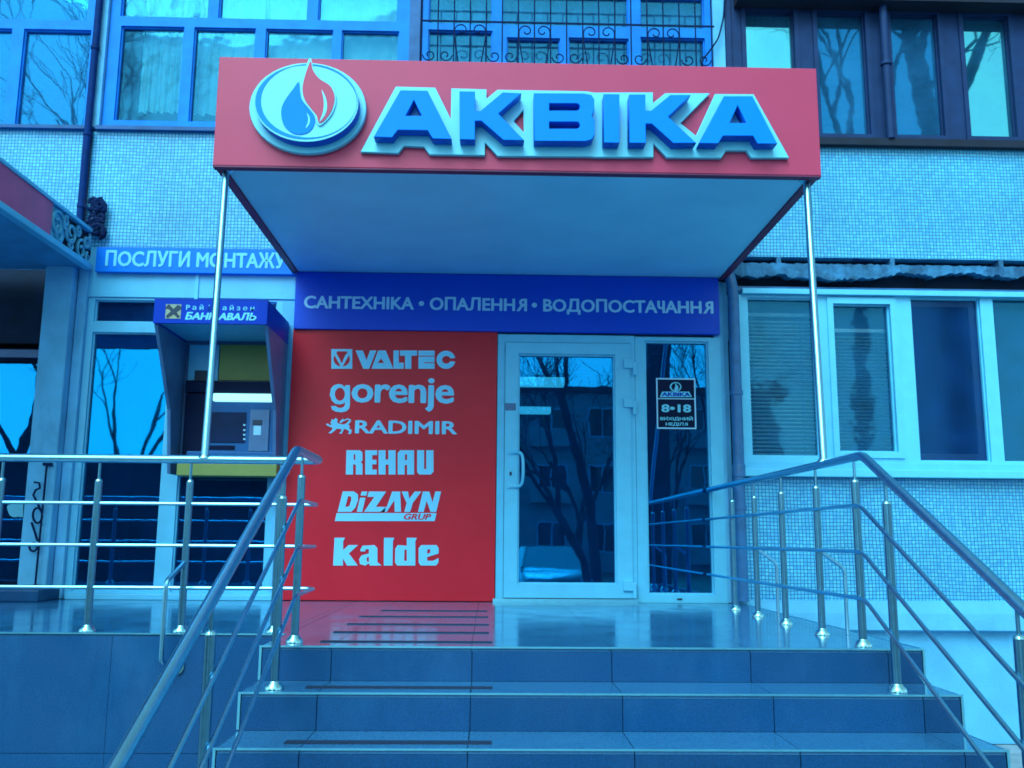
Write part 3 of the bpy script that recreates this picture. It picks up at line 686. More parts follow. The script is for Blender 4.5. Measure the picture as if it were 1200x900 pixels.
# ---------------- round flame emblem
em = thing('flame_emblem', 'round white emblem with a blue drop and red flame on the canopy', 'emblem', tuple(W(360, 180, F0)))
Ye0, Ye1 = F0-.045, F0-.125
shape('base_disc', [pxpoly(ell(360.5, 126.5, 68.5, 53), Ye0)], Ye0, .043, 'signwhite', em, .004)
dk = obj('raised_disc', shape_mesh([pxpoly(ell(359, 120.5, 61.2, 45.8), Ye1)], Ye1, .078, .003), ['signwhite', 'signrim'], em)
for p in dk.data.polygons: p.material_index = 0 if p.normal.y < -.9 else 1
zz = lambda pts: [(280+x/4, 60+y/4) for x, y in pts]
shape('ring', [pxpoly(zz(ell(314, 238, 238, 174)), Ye1-.003), pxpoly(zz(ell(328, 232, 226, 172)), Ye1-.003)[::-1]], Ye1-.003, .0028, 'teal', em)
drop = [(280, 143), (255, 175), (225, 215), (203, 255), (198, 295), (208, 340), (238, 375), (280, 389), (322, 380), (347, 355), (356, 320), (350, 290), (325, 255), (300, 222), (285, 185)]
shape('water_drop', [pxpoly(smooth_poly(zz(drop), 4), Ye1-.006)], Ye1-.006, .0055, 'signblue', em)
shape('drop_glint', [pxpoly(smooth_poly(zz([(318, 290), (332, 310), (330, 340), (312, 362), (322, 335), (324, 312)]), 4), Ye1-.008)], Ye1-.008, .002, 'signwhite', em)
flame = [(336, 47), (345, 85), (375, 127), (425, 160), (446, 200), (446, 240), (430, 285), (402, 322), (380, 336), (370, 325), (364, 300), (338, 268), (308, 225), (298, 182), (303, 140), (316, 95)]
big = [(333, 30), (350, 75), (382, 118), (430, 152), (453, 198), (453, 245), (436, 292), (405, 330), (378, 348), (362, 330), (352, 300), (325, 265), (296, 228), (288, 182), (294, 135), (308, 85)]
shape('flame_outline', [pxpoly(smooth_poly(zz(big), 4), Ye1-.011)], Ye1-.011, .006, 'signwhite', em)
shape('flame', [pxpoly(smooth_poly(zz(flame), 4), Ye1-.015)], Ye1-.015, .0038, 'red', em)
shape('flame_glint', [pxpoly(smooth_poly(zz([(388, 180), (406, 215), (413, 255), (405, 295), (378, 330), (392, 290), (398, 250), (395, 215)]), 4), Ye1-.017)], Ye1-.017, .0018, 'signwhite', em)

# ================================================================== SIGN BANDS AND RED BOARD
Yb = -.06
sb = thing('sign_band', 'deep blue band with white plumbing words under the canopy', 'sign', (.15, 0, 2.22))
box('panel', -1.647, 1.937, Yb, -.002, 2.2205, KZ0+.008, 'band', sb, .004)
text('САНТЕХНІКА • ОПАЛЕННЯ • ВОДОПОСТАЧАННЯ', 356, 348.8, 836, 367.5, Yb-.005, 'lettering', sb, .032)
s2 = thing('sign_band', 'short sky blue band with white lettering above the cash machine', 'sign', (-2.5, 0, 2.71))
box('panel', W(112, 306, -.05).x, -1.652, -.05, -.001, W(230, 320, -.05).z, W(230, 291, -.05).z, 'band2', s2, .004)
text('ПОСЛУГИ МОНТАЖУ', 123.5, 294.5, 335, 313.5, -.055, 'lettering2', s2, .034)

Yr = -.03
rbd = thing('brand_board', 'tall red board with white brand names beside the shop door', 'sign', (-.8, 0, .0))
box('panel', -1.655, DX0-.006, Yr, .018, .004, 2.2195, 'redpanel', rbd, .003)
YT = Yr-.004
v = lambda pts: pxpoly([(380+x/7.5, 400+y/7.5) for x, y in pts], YT)
def glyph(polys, name='letter', mat='panelletter', Y=YT): return shape(name, [polys[0]]+[p[::-1] for p in polys[1:]], Y, .0035, mat, rbd)
glyph([v([(275, 80), (340, 80), (372, 165), (402, 80), (458, 80), (395, 241), (342, 241)])])
glyph([v([(474, 80), (540, 80), (607, 241), (415, 241)]), v([(497, 150), (527, 190), (470, 190)])])
glyph([v([(608, 80), (655, 80), (655, 188), (698, 188), (698, 241), (608, 241)])])
glyph([v([(665, 80), (816, 80), (816, 126), (765, 126), (765, 241), (710, 241), (710, 126), (665, 126)])])
glyph([v([(828, 82), (970, 82), (970, 126), (828, 126)])]); glyph([v([(828, 134), (970, 134), (970, 184), (880, 184), (880, 192), (970, 192), (970, 241), (828, 241)])])
arc = [(1070+83*math.cos(a), 162+80*math.sin(a)) for a in [math.radians(12+(336-0)*i/28) for i in range(29)]]
arc2 = [(1073+38*math.cos(a), 162+34*math.sin(a)) for a in [math.radians(22+(316)*i/20) for i in range(21)]]
glyph([v(arc+arc2[::-1])])
glyph([v([(62, 68), (246, 68), (246, 241), (62, 241)])], 'brand_mark')
glyph([pxpoly([(380+x/7.5, 400+y/7.5) for x, y in ell(153, 155, 72, 66, 28)], YT-.002)], 'brand_mark_disc', 'redpanel', YT-.002)
glyph([pxpoly([(380+x/7.5, 400+y/7.5) for x, y in [(84, 112), (112, 112), (153, 190), (190, 112), (222, 112), (160, 224), (146, 224)]], YT-.004)], 'brand_mark_chevron', 'panelletter', YT-.004)
glyph([pxpoly([(380+x/7.5, 400+y/7.5) for x, y in [(112, 88), (198, 88), (198, 104), (163, 104), (163, 182), (144, 182), (144, 104), (112, 104)]], YT-.006)], 'brand_mark_post', 'redpanel', YT-.006)
text('orenje', 411.8, 442.7, 532.3, 482.2, YT, 'panelletter', rbd, .026, spacing=.95)
glyph([v([(183, 385), (226, 385), (226, 555), (219, 590), (195, 614), (150, 624), (100, 618), (68, 600), (58, 568), (103, 568), (118, 582), (150, 586), (175, 574), (182, 552), (182, 535), (165, 548), (130, 556), (95, 548), (65, 520), (48, 470), (58, 415), (85, 385), (125, 374), (160, 382), (183, 403)]),
       pxpoly([(380+x/7.5, 400+y/7.5) for x, y in ell(137, 465, 44, 57, 24)], YT)])
text('RADIMIR', 416, 493, 535.8, 508.4, YT, 'panelletter', rbd, .03, spacing=1.0)
lion = [(12, 728), (30, 722), (52, 738), (62, 728), (52, 712), (66, 700), (60, 684), (85, 690), (100, 672), (118, 690), (112, 712), (130, 724), (165, 730), (190, 724), (215, 700), (222, 690), (200, 688), (165, 705), (140, 720), (134, 706), (165, 680),
        (160, 668), (172, 690), (205, 676), (235, 688), (232, 708), (212, 728), (226, 750), (218, 765), (242, 780), (238, 800), (232, 815), (206, 812), (218, 800), (216, 788), (196, 775), (175, 768), (165, 790), (152, 812), (128, 808), (146, 795), (150, 770), (110, 768), (92, 785), (62, 808), (34, 806), (50, 795), (70, 775), (72, 758), (50, 752), (30, 742)]
glyph([v(lion)], 'lion_mark')
v2 = lambda pts: pxpoly([(380+x/5.625, 515+y/5.625) for x, y in pts], YT)
glyph([v2([(146, 71), (235, 71), (252, 84), (252, 138), (240, 150), (252, 160), (252, 231), (208, 231), (208, 168), (190, 162), (190, 231), (142, 231)]), v2([(194, 98), (205, 98), (205, 134), (194, 134)])])
glyph([v2([(270, 71), (348, 71), (348, 103), (316, 103), (316, 134), (344, 134), (344, 164), (316, 164), (316, 198), (346, 198), (346, 231), (270, 231)])])
glyph([v2([(358, 71), (404, 71), (404, 132), (422, 132), (422, 71), (470, 71), (470, 231), (424, 231), (424, 166), (404, 166), (404, 231), (358, 231)])])
glyph([v2([(500, 71), (592, 71), (592, 231), (546, 231), (546, 168), (530, 168), (530, 231), (484, 231), (484, 90)]), v2([(532, 98), (546, 98), (546, 136), (532, 136)])])
glyph([v2([(612, 71), (658, 71), (658, 195), (672, 195), (672, 71), (720, 71), (720, 212), (702, 231), (626, 231), (612, 216)])])
# slanted pipe brand
glyph([v2([(122, 342), (195, 342), (222, 362), (222, 400), (205, 450), (178, 477), (88, 477)]), v2([(158, 372), (178, 378), (178, 400), (165, 440), (138, 447)])])
glyph([v2([(236, 384), (272, 384), (250, 477), (214, 477)])]); glyph([v2([(247, 343), (284, 343), (277, 370), (240, 370)])], 'letter_dot')
glyph([v2([(294, 343), (408, 343), (340, 444), (408, 444), (398, 477), (262, 477), (330, 378), (284, 378)])])
glyph([v2([(448, 343), (500, 343), (506, 477), (464, 477), (462, 400), (412, 477), (370, 477), (412, 444)])])
glyph([v2([(510, 343), (552, 343), (560, 392), (596, 343), (640, 343), (584, 418), (566, 477), (528, 477), (543, 420)])])
glyph([v2([(650, 343), (692, 343), (714, 415), (732, 343), (770, 343), (738, 477), (700, 477), (675, 404), (655, 477), (618, 477)])])
glyph([v2([(82, 485), (740, 485), (728, 538), (70, 538)])], 'brand_bar')
text('GRUP', 473.3, 602, 505.3, 609, YT-.0025, 'redpanel', rbd, .03, .25, .002)
# heavy lower-case name
glyph([v2([(68, 648), (136, 648), (124, 672), (124, 730), (160, 696), (222, 696), (162, 752), (222, 831), (150, 831), (122, 782), (124, 831), (58, 831)])])
glyph([v2([(238, 728), (252, 700), (330, 696), (350, 716), (350, 808), (378, 831), (300, 831), (296, 816), (270, 831), (236, 822), (230, 790), (246, 764), (294, 752), (294, 724), (276, 722), (268, 738), (240, 738)]), v2([(294, 772), (294, 806), (280, 806), (280, 780)])])
glyph([v2([(394, 648), (462, 648), (452, 672), (450, 831), (392, 831)])])
glyph([v2([(544, 648), (610, 648), (600, 672), (600, 831), (480, 831), (466, 810), (468, 720), (484, 696), (544, 700)]), v2([(530, 724), (544, 728), (544, 800), (526, 800)])])
glyph([v2([(640, 696), (740, 696), (754, 716), (754, 752), (676, 776), (680, 800), (716, 800), (754, 782), (752, 812), (736, 831), (636, 831), (622, 812), (622, 716)]), v2([(680, 724), (698, 724), (698, 746), (678, 754)])])

# ================================================================== OPENING HOURS STICKER
Ys = .035
st = thing('opening_hours_sticker', 'opening hours sticker with pale frame on the narrow window right of the door', 'sticker', tuple(W(792, 503, Ys)))
o_ = RC(769.3, 443.2, 815.5, 502.7, Ys); i_ = (o_[0]+.012, o_[1]-.012, o_[2]+.012, o_[3]-.012)
box('sheet', o_[0], o_[1], Ys+.0015, Ys+.003, o_[2], o_[3], 'atmdark', st)
zl = W(792, 467.3, Ys).z
shape('border', [rectpoly(*o_), rectpoly(i_[0], i_[1], i_[2], zl-.004)[::-1], rectpoly(i_[0], i_[1], zl+.004, i_[3])[::-1]], Ys, .0015, 'lettering', st)
shape('emblem_ring', [pxpoly(ell(791.7, 453.3, 6.8, 5.6, 24), Ys), pxpoly(ell(791.9, 453.2, 5.3, 4.4, 24), Ys)[::-1]], Ys, .0014, 'lettering2', st)
shape('emblem_flame', [pxpoly(smooth_poly([(791.2, 449), (793.5, 451.5), (795, 454), (794, 456.6), (791.5, 457.6), (790.3, 455.5), (791.5, 452.5)], 4), Ys)], Ys, .0014, 'lettering2', st)
shape('name_plate', [pxpoly([(776, 458.9), (807.5, 458.9), (811, 465.3), (773.2, 465.3)], Ys)], Ys, .0014, 'lettering2', st)
text('АКВІКА', 775.5, 459.8, 809, 464.4, Ys-.0012, 'atmblue', st, .05, 0, .001)
text('8•18', 775, 473.8, 810, 483.2, Ys, 'lettering2', st, .04, 0, .0014)
text('ВИХІДНИЙ', 773.6, 487.6, 812, 493.3, Ys, 'lettering2', st, .03, 0, .0014)
text('НЕДІЛЯ', 780.2, 494.9, 806, 499.6, Ys, 'lettering2', st, .03, 0, .0014)

# ================================================================== CASH MACHINE KIOSK
AX0, AX1, AYf = W(222, 390).x-.02, W(341.5, 390).x-.005, -.78
at = thing('cash_machine', 'bank cash machine under a blue hood beside the red board', 'cash machine', ((AX0+AX1)/2, 0, 1.0))
x0, x1, z0, z1 = RC(180, 352.5, 313.5, 379.5, AYf)
AX0, AX1 = x0, x1
box('header', x0, x1, AYf, AYf+.02, z0, z1, 'atmblue', at, .003)
box('header_side', x1-.02, x1, AYf+.021, -.02, z0, z1, 'atmblue', at, .003); box('header_side', x0, x0+.02, AYf+.021, -.02, z0, z1, 'atmblue', at, .003)
box('hood_ceiling', x0+.021, x1-.021, AYf+.021, -.02, z0+.02, z0+.04, 'whitelow', at); box('hood_top', x0, x1, AYf, -.02, z1+.001, z1+.012, 'atmblue', at)
text('Райффайзен', 218, 357.2, 298, 365, AYf-.002, 'lettering2', at, .01, 0, .0015, spacing=1.5)
text('БАНК АВАЛЬ', 217, 366, 300.5, 375, AYf-.002, 'lettering2', at, .045, .2, .0015)
e = RC(194, 356.5, 212, 373.3, AYf-.003); box('badge', e[0], e[1], AYf-.003, AYf-.0005, e[2], e[3], 'yellow2', at)
cx, cz, hw = (e[0]+e[1])/2, (e[2]+e[3])/2, (e[1]-e[0])*.4
for s in (1, -1):
    d1 = Vector((s*hw, hw)); nrm = Vector((-d1.y, d1.x)).normalized()*.011
    shape('badge_cross', [[(cx-d1.x-nrm.x, cz-d1.y-nrm.y), (cx-d1.x+nrm.x, cz-d1.y+nrm.y), (cx+d1.x*.6+nrm.x*1.2, cz+d1.y*.6+nrm.y*1.2), (cx+d1.x+nrm.x*2.2, cz+d1.y*.75+nrm.y*2), (cx+d1.x*1.02-nrm.x*.5, cz+d1.y*1.05-nrm.y*.5), (cx+d1.x-nrm.x*2, cz+d1.y*.8-nrm.y*2)]], AYf-.005-(.001 if s > 0 else 0), .0019, 'navy', at)
# side panels taper from the hood down to the sill
zb = W(260, 556, -.2).z
for xa, lab in ((x0, None), (x1-.025, None)):
    b = bmesh.new(); prism_x(b, [(AYf+.03, z0-.001), (-.02, z0-.001), (-.02, zb), (-.24, zb), (-.34, zb+.5)], xa, xa+.025); obj('side_panel', b, 'atmside', at)
bx0, bx1 = x0+.027, x1-.027
def ap(name, a, b_, c, d, Y, dep, mat, bev=.003):
    e = RC(a, b_, c, d, Y); return box(name, max(e[0], bx0), min(e[1], bx1), Y, Y+dep, e[2], e[3], mat, at, bev)
box('back_board', bx0, bx1, -.05, -.03, zb+.02, z0+.019, 'atmside', at)
ap('light_panel', 221, 404, 256, 446, -.07, .018, 'whitelow'); ap('yellow_panel', 257, 404, 322, 446, -.07, .018, 'yellow'); 
e = RC(228, 434, 244, 446, -.072); box('panel_mark', e[0], e[1], -.0725, -.0705, e[2], e[3], 'navy', at)
ap('dark_band', 217, 447, 322, 460, -.12, .068, 'atmdark'); ap('lamp_tube', 249, 461, 318, 470, -.17, .1, 'atmlamp', .01)
ap('machine_face', 244, 471, 322, 531, -.15, .1, 'atmgrey'); ap('dark_recess', 215, 461, 243, 541, -.1, .05, 'atmdark')
ap('screen', 245, 483, 288, 519, -.156, .005, 'screen'); ap('card_panel', 292, 480, 315, 529, -.165, .014, 'atmside')
ap('card_slot', 296, 492, 307, 498, -.172, .006, 'navy'); ap('receipt_slot', 297, 499, 306, 510, -.170, .004, 'lettering')
for y in (498, 504, 509.5, 514.5): ap('key', 285, y-1, 287.5, y+1, -.160, .008, 'lettering', 0)
ap('cash_slot', 245, 522, 275, 527, -.156, .005, 'atmdark'); ap('shelf', 218, 529, 322, 541, -.21, .16, 'atmgrey', .008)
box('yellow_sill', W(207, 550, -.26).x, W(324, 550, -.26).x, -.26, -.02, W(260, 557.5, -.26).z, W(260, 543.5, -.26).z, 'yellow', at, .004)

# ================================================================== STEPS AND PLATFORM
EY, SX0, SX1, TR, RI = -3.245, -1.054, 2.062, .342, .155
stp = thing('entrance_steps', 'wide granite entrance steps with bright metal edges below the door', 'steps', (.5, EY, GZ))
nst = 7
g = .002
def joints(x0, x1, first, w=.652):
    xs = [x0]; x = first
    while x < x1-.02:
        if x > x0+.02: xs.append(x)
        x += w
    return xs+[x1]
firsts = [W(388, 776, EY).x, W(371, 830, EY-TR).x, W(350, 885, EY-2*TR).x, .1-.652*2, .25-.652*2, -.1-.652, .2-.652*2]
for i in range(nst):
    zt, yf = -i*RI, EY-i*TR
    if i: yb = EY-(i-1)*TR
    else: yb = None
    js = joints(SX0+.012, SX1-.012, firsts[i])
    for a, c in zip(js, js[1:]):
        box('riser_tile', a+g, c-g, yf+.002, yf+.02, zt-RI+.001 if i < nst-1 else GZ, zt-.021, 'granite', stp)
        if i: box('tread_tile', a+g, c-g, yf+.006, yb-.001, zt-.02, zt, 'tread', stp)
    # nosing trims, front and ends
    box('edge_trim', SX0, SX1, yf-.003, yf+.0055, zt-.006, zt+.002, 'trim', stp)
    for xa, s in ((SX0, 1), (SX1, -1)):
        box('edge_trim', xa, xa+s*.011, yf-.002, yf+.03, zt-RI+.004, zt-.0065, 'trim', stp)
    yback = -2.74 if i == 0 else EY-(i-1)*TR+.0
    for xa, s in ((SX0, 1), (SX1, -1)):
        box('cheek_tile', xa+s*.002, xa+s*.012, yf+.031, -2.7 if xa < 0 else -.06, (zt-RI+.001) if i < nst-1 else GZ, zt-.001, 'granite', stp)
box('core', SX0+.014, SX1-.014, EY+.022, -.06, GZ, -.021, 'wallgrey', stp)
for i in range(1, nst): box('core', SX0+.014, SX1-.014, EY-i*TR+.022, EY-(i-1)*TR+.018, GZ, -i*RI-.021, 'wallgrey', stp)
# landing deck tiles
xs = joints(SX0+.012, SX1-.012, W(388, 756, EY).x); ys = [EY+.006, -2.62, -1.98, -1.34, -.7, -.052]
for a, c in zip(xs, xs[1:]):
    for d, e in zip(ys, ys[1:]): box('deck_tile', a+g*.6, c-g*.6, d+.001, e-.001, -.02, 0, 'tread', stp)
box('edge_trim', SX1-.011, SX1, EY+.031, -.06, -.012, .002, 'trim', stp)
# anti-slip strips
for (xa, xb, y, z) in ((359, 577, 806, -RI), (334, 576, 870.5, -2*RI), (376, 577, 752.5, 0), (391, 573, 741.5, 0), (407, 573, 732, 0), (421, 572, 723, 0), (447, 571, 716, 0)):
    d = ray((xa+xb)/2, y); p = CAM+d*((z-CAM.z)/d.z); d0 = ray(xa, y); k0 = (p.y-CAM.y)/d0.y; d1 = ray(xb, y); k1 = (p.y-CAM.y)/d1.y
    box('anti_slip_strip', CAM.x+d0.x*k0, CAM.x+d1.x*k1, p.y-.028, p.y+.028, z, z+.004, 'strip', stp)
for i in range(3, nst): box('anti_slip_strip', -.9, .05, EY-i*TR+.04, EY-i*TR+.09, -i*RI, -i*RI+.004, 'strip', stp)

# left platform
PE = -2.70
pf = thing('side_platform', 'raised dark granite platform in front of the cash machine', 'platform', (-4, PE, GZ))
xs = [XL]; x = -1.941-.9*7
xs = [-8.24+.9*i for i in range(8)]+[SX0-.002]
for a, c in zip(xs, xs[1:]):
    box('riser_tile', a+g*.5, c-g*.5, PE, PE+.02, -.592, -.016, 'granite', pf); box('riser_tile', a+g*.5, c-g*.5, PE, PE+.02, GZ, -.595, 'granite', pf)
box('edge_trim', -8.24, SX0-.002, PE-.003, PE+.006, -.005, .002, 'trim', pf)
ys = [PE+.007, -2.05, -1.4, -.75, -.062]
xs = [-8.24+.65*i for i in range(12)]+[SX0+.01]
xs = [x for x in xs if x <= SX0+.011]; xs[-1] = SX0+.0105
for a, c in zip(xs, xs[1:]):
    for d, e in zip(ys, ys[1:]): box('deck_tile', a+.0012, c-.0012, d+.001, e-.001, -.02, 0, 'tread', pf)
box('core', -8.24, SX0-.004, PE+.021, -.06, GZ, -.021, 'wallgrey', pf)

# ================================================================== RAILINGS
PROF_CAP = [(.042, 0), (.042, .006), (.036, .018), (.026, .028), (.0225, .034)]
def post(parent, x, y, z0, z1, hz):
    p = tube('post', [(x, y, z0+.002), (x, y, z1-.012)], .0195, 'steelpost', parent, 12)
    lathe('base_cap', PROF_CAP, (x, y, z0+.001), 'steelcap', p, 16)
    lathe('dome', [(.0197, 0), (.018, .008), (.011, .014), (.006, .016)], (x, y, z1-.011), 'steelcap', p, 12)
    tube('pin', [(x, y, z1), (x, y, hz-.012)], .0075, 'steelpost', p, 8)
SLOPE = .49
KN = -3.25
BZ = [.912, .672, .450, .229]
def railing(label, X, ys_deck, side):
    r = thing('railing', label, 'railing', (X, KN, 0))
    yend = EY-(nst-1)*TR-.05
    for i, z in enumerate(BZ):
        off = 0 if i == 0 else -side*.026
        pts = []
        if side < 0:   # joins the platform rail on the left
            pts = [(-8.2, LY, z), (X, LY, z), (X+off, KN, z)]
        else: pts = [(X+off, -.02, z), (X+off, KN, z)]
        pts = pts+[(X+off, yend, z+(yend-KN)*SLOPE)]
        tube('handrail' if i == 0 else 'rail_bar', round_path(pts, .06 if i else .05), .0225 if i == 0 else .0095, 'steel', r, 12 if i == 0 else 8)
    for y in ys_deck: post(r, X, y, 0, .80, .90)
    for y in (-3.50, -4.51, -5.2):
        i = max(0, math.ceil((EY-y)/TR)); hz = .912+(y-KN)*SLOPE
        post(r, X, y, -i*RI, hz-.11, hz)
    return r
rr = railing('long steel railing along the right edge of the landing and steps', RR, (-.763, -1.353, -1.952, -2.58, -3.14), 1)
for y in (-1.353, -2.58):
    b_ = tube('brace', round_path([(RR+.01, y, .445), (1.95, y, .35), (1.95, y, .002)], .03), .011, 'steel', rr, 8)
lr = railing('steel railing bending from the platform down the left side of the steps', RL, (-3.10,), -1)
for x in (-2.625, -2.107, -1.617, -1.13, -3.1, -3.6, -4.1, -4.6, -5.1, -5.6, -6.1): post(lr, x, LY, 0, .80, .90)
br = tube('brace', round_path([(-1.617, LY-.01, .36), (-1.64, PE-.13, .27), (-1.64, PE-.13, -.13), (-1.60, PE-.005, -.165)], .03), .013, 'steel', lr, 8)
b = bmesh.new(); bm_tube(b, [(-1.60, PE-.012, -.165), (-1.60, PE-.001, -.165)], .04, 16); obj('flange', b, 'steelcap', br, True)

# ================================================================== NEIGHBOUR CANOPY (left edge)
NX = -3.376; zt, zb = 3.053, 2.707
nc = thing('neighbour_canopy', 'faded red canopy with pale edges at the left side of the photo', 'canopy', (-5, 0, zb))
YE = -3.2
box('side_board', NX-.03, NX, YE, -.78, zb+.05, zt-.03, 'redold', nc)
box('edge_bar', NX-.04, NX+.012, YE, -.03, zt-.03, zt, 'whitelow', nc, .004); box('edge_bar', NX-.05, NX+.016, YE, -.03, zb-.0, zb+.05, 'whitelow', nc, .006)
box('front_board', -7.5, NX, YE-.03, YE-.001, zb, zt, 'redold', nc)
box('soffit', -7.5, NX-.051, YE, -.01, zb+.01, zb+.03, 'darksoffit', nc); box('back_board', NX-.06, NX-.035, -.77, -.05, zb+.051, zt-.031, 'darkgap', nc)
for (y, z, r, a0, tn) in ((-.66, .19, .12, 0, 1.4), (-.62, .12, .07, 2, 1.2), (-.42, .20, .10, 3, 1.3), (-.40, .10, .05, 1, 1.1), (-.22, .12, .085, 1.5, 1.2), (-.13, .2, .06, 0, 1.2), (-.52, .26, .05, 1, 1.2), (-.3, .26, .05, 4, 1.2), (-.08, .09, .05, 2, 1.)):
    pts = [(NX-.012, y+(p[0]), zb+z+p[2]) for p in spiral(0, 0, r, a0, tn, 0)]
    tube('scroll', pts, .014, 'paleiron', nc, 6)
shape_pts = [(-.76, .05), (-.55, .05), (-.5, .14), (-.56, .22), (-.52, .31), (-.76, .31)]
b = bmesh.new(); A = [b.verts.new((NX-.02, y, zb+z)) for y, z in shape_pts]; B = [b.verts.new((NX-.026, y, zb+z)) for y, z in shape_pts]
b.faces.new(A); b.faces.new(B[::-1])
for i in range(6): b.faces.new((A[i], A[(i+1) % 6], B[(i+1) % 6], B[i]))
obj('end_plate', b, 'paleiron', nc)

# pipes and iron
pp = thing('drainpipe', 'dark vertical pipe over the mosaic joint above the left canopy', 'pipe', (JX, -.04, 3.0))
tube('tube', [(JX+.01, -.05, 2.98), (JX+.01, -.05, 3.99), (JX+.015, -.05, 5.4)], .03, 'darkpipe', pp, 10)
for z in (3.25, 3.9, 4.7): lathe('clamp', [(.038, 0), (.038, .03)], (JX+.012, -.05, z), 'darkpipe', pp, 10)
ib = thing('iron_ornament', 'curled dark iron ornament at the foot of the dark pipe', 'ornament', (W(110, 250).x, -.05, 2.95))
random.seed(3)
for k in range(11):
    p = W(103+random.random()*17, 236+random.random()*38, -.06)
    tube('curl', spiral(p.x, p.z, .05+.03*random.random(), random.random()*6, 1.1, -.03-.04*random.random(), 10), .013+.006*random.random(), 'iron', ib, 6)
ps = thing('iron_scrollwork', 'narrow black iron scroll strip on the pale column at far left', 'ironwork', (W(45, 690, -.16).x, -.16, .1))
Yi = -.16
for xa, xb in ((45, 35),):
    pass
tube('bar', [W(55, 543, Yi), W(41, 688, Yi)], .008, 'iron', ps, 6)
tube('scroll', [W(40, 565, Yi)]+[W(*q_, Yi) for q_ in ((46, 566), (47, 572), (42, 574), (39, 580), (44, 590), (48, 598))], .009, 'iron', ps, 6)
tube('scroll', [W(44+5.5*math.cos(a), 604+9*math.sin(a), Yi) for a in [i*.5 for i in range(13)]], .009, 'iron', ps, 6)
tube('scroll', [W(*q_, Yi) for q_ in ((37, 612), (41, 624), (44, 634))], .009, 'iron', ps, 6)
tube('scroll', [W(39+4.5*math.cos(a), 641+5*math.sin(a), Yi) for a in [i*.55 for i in range(12)]], .009, 'iron', ps, 6)
for (x, y) in ((55, 544), (42, 687)): p = W(x, y, Yi); box('fixing', p.x-.03, p.x+.03, -.17, -.121, p.z-.012, p.z+.012, 'iron', ps)
dp = thing('drainpipe', 'blue painted drain pipe between the shop pier and the white window', 'pipe', (W(861, 700).x, -.08, 0))
px_ = W(862, 520).x; zel = W(853, 326).z
tube('tube', round_path([(px_-.03, .1, zel+.12), (px_-.03, -.03, zel+.08), (px_, -.075, zel-.12), (px_, -.075, .02)], .08), .046, 'pipe', dp, 14)
for z in (.75, 1.7): lathe('clamp', [(.054, 0), (.054, .035)], (px_, -.075, z), 'pipe', dp, 14)
lathe('joint', [(.055, 0), (.055, .09), (.05, .1)], (px_, -.075, 1.02), 'pipe', dp, 14)
up = thing('window_pipe', 'brown pipe with a collar standing before the brown window', 'pipe', (W(1035, 90).x, -.06, 4.0))
tube('tube', [(W(1036, 90).x, -.06, 4.0), (W(1036, 90).x, -.06, 5.5)], .035, 'brown', up, 12); lathe('collar', [(.05, 0), (.05, .03)], (W(1036, 90).x, -.06, W(1034, 80).z), 'brown', up, 12)
cb = thing('cable', 'black cable looping down beside the iron grille', 'cable', tuple(W(846, 60)))
tube('cable', round_path([(W(850, 0).x, -.02, 5.45), W(848, 20, -.03), W(842, 45, -.05), W(833, 58, -.06), W(822, 72, -.06), (W(822, 80).x, -.03, 4.0)], .05), .008, 'iron', cb, 6)

# ================================================================== ACROSS THE YARD (seen mirrored in the glass)
def tree(label, x, y, h, r, lean=(0, 0), depth=6, seed=1, fork=None, twig=.012):
    rnd = random.Random(seed); t = thing('bare_tree', label, 'tree', (x, y, GZ), 'bare trees across the yard')
    bt, bc = bmesh.new(), bmesh.new()
    def branch(p, d, L, rad, lev):
        n = 4 if lev > 2 else 3; pts = [p]; rads = [rad]
        for i in range(n):
            d = (d+Vector((rnd.uniform(-1, 1), rnd.uniform(-1, 1), rnd.uniform(-.3, .6)))*.17).normalized()
            p = p+d*L/n; pts.append(p); rads.append(max(twig*.5, rad*(1-.45*(i+1)/n)))
        bm_tube(bt if lev >= depth-0 else bc, pts, rads, 8 if lev >= depth-1 else (5 if lev > 2 else 3), False)
        if lev <= 0: return
        k = rnd.choice((2, 3, 3)) if lev > 1 else 3
        for j in range(k):
            a = rnd.uniform(0, 6.28); sp = rnd.uniform(.35, .8)
            perp = d.orthogonal().normalized(); perp.rotate(Matrix.Rotation(a, 3, d))
            nd = (d*math.cos(sp)+perp*math.sin(sp)+Vector((0, 0, .15))).normalized()
            i = rnd.randint(max(1, n-2), n)
            branch(pts[i], nd, L*rnd.uniform(.6, .82), max(twig*.5, rads[i]*rnd.uniform(.55, .75)), lev-1)
    base = Vector((x, y, GZ-.1)); fk = fork or h*.3
    top = base+Vector((lean[0], lean[1], fk))
    mid = (base+top)/2+Vector((lean[0]*-.25, 0, .1))
    bm_tube(bt, [base, base+(mid-base)*.15, mid, top], [r*1.35, r, r*.9, r*.8], 12, False)
    dirn = (top-mid).normalized()
    for j in range(3):
        a = j*2.1+rnd.random(); nd = (dirn+Vector((math.cos(a), math.sin(a), .3))*.45).normalized()
        branch(top-dirn*.05, nd, (h-fk)*.33, r*.55, depth-1)
    o = obj('trunk', bt, 'bark', t, True); obj('crown', bc, 'bark', t, True)
tree('thick bare tree with an upright trunk mirrored in the narrow window', 3.75, -13.5, 13, .36, (.2, 0), 5, 11, 7)
tree('leaning bare tree mirrored at the left of the narrow window', 2.6, -14.5, 11, .12, (-.9, .2), 5, 12, 5)
tree('bare tree with a crooked trunk mirrored in the shop door', 2.3, -13.0, 9, .10, (-.8, 0), 6, 13, 2.3)
tree('slender bare tree mirrored in the shop window', -9.9, -17, 12, .13, (.4, 0), 6, 24, 2.6)
tree('bare forked tree mirrored in the upper left window', -7.8, -9.6, 14, .12, (.3, 0), 6, 15, 6.6)
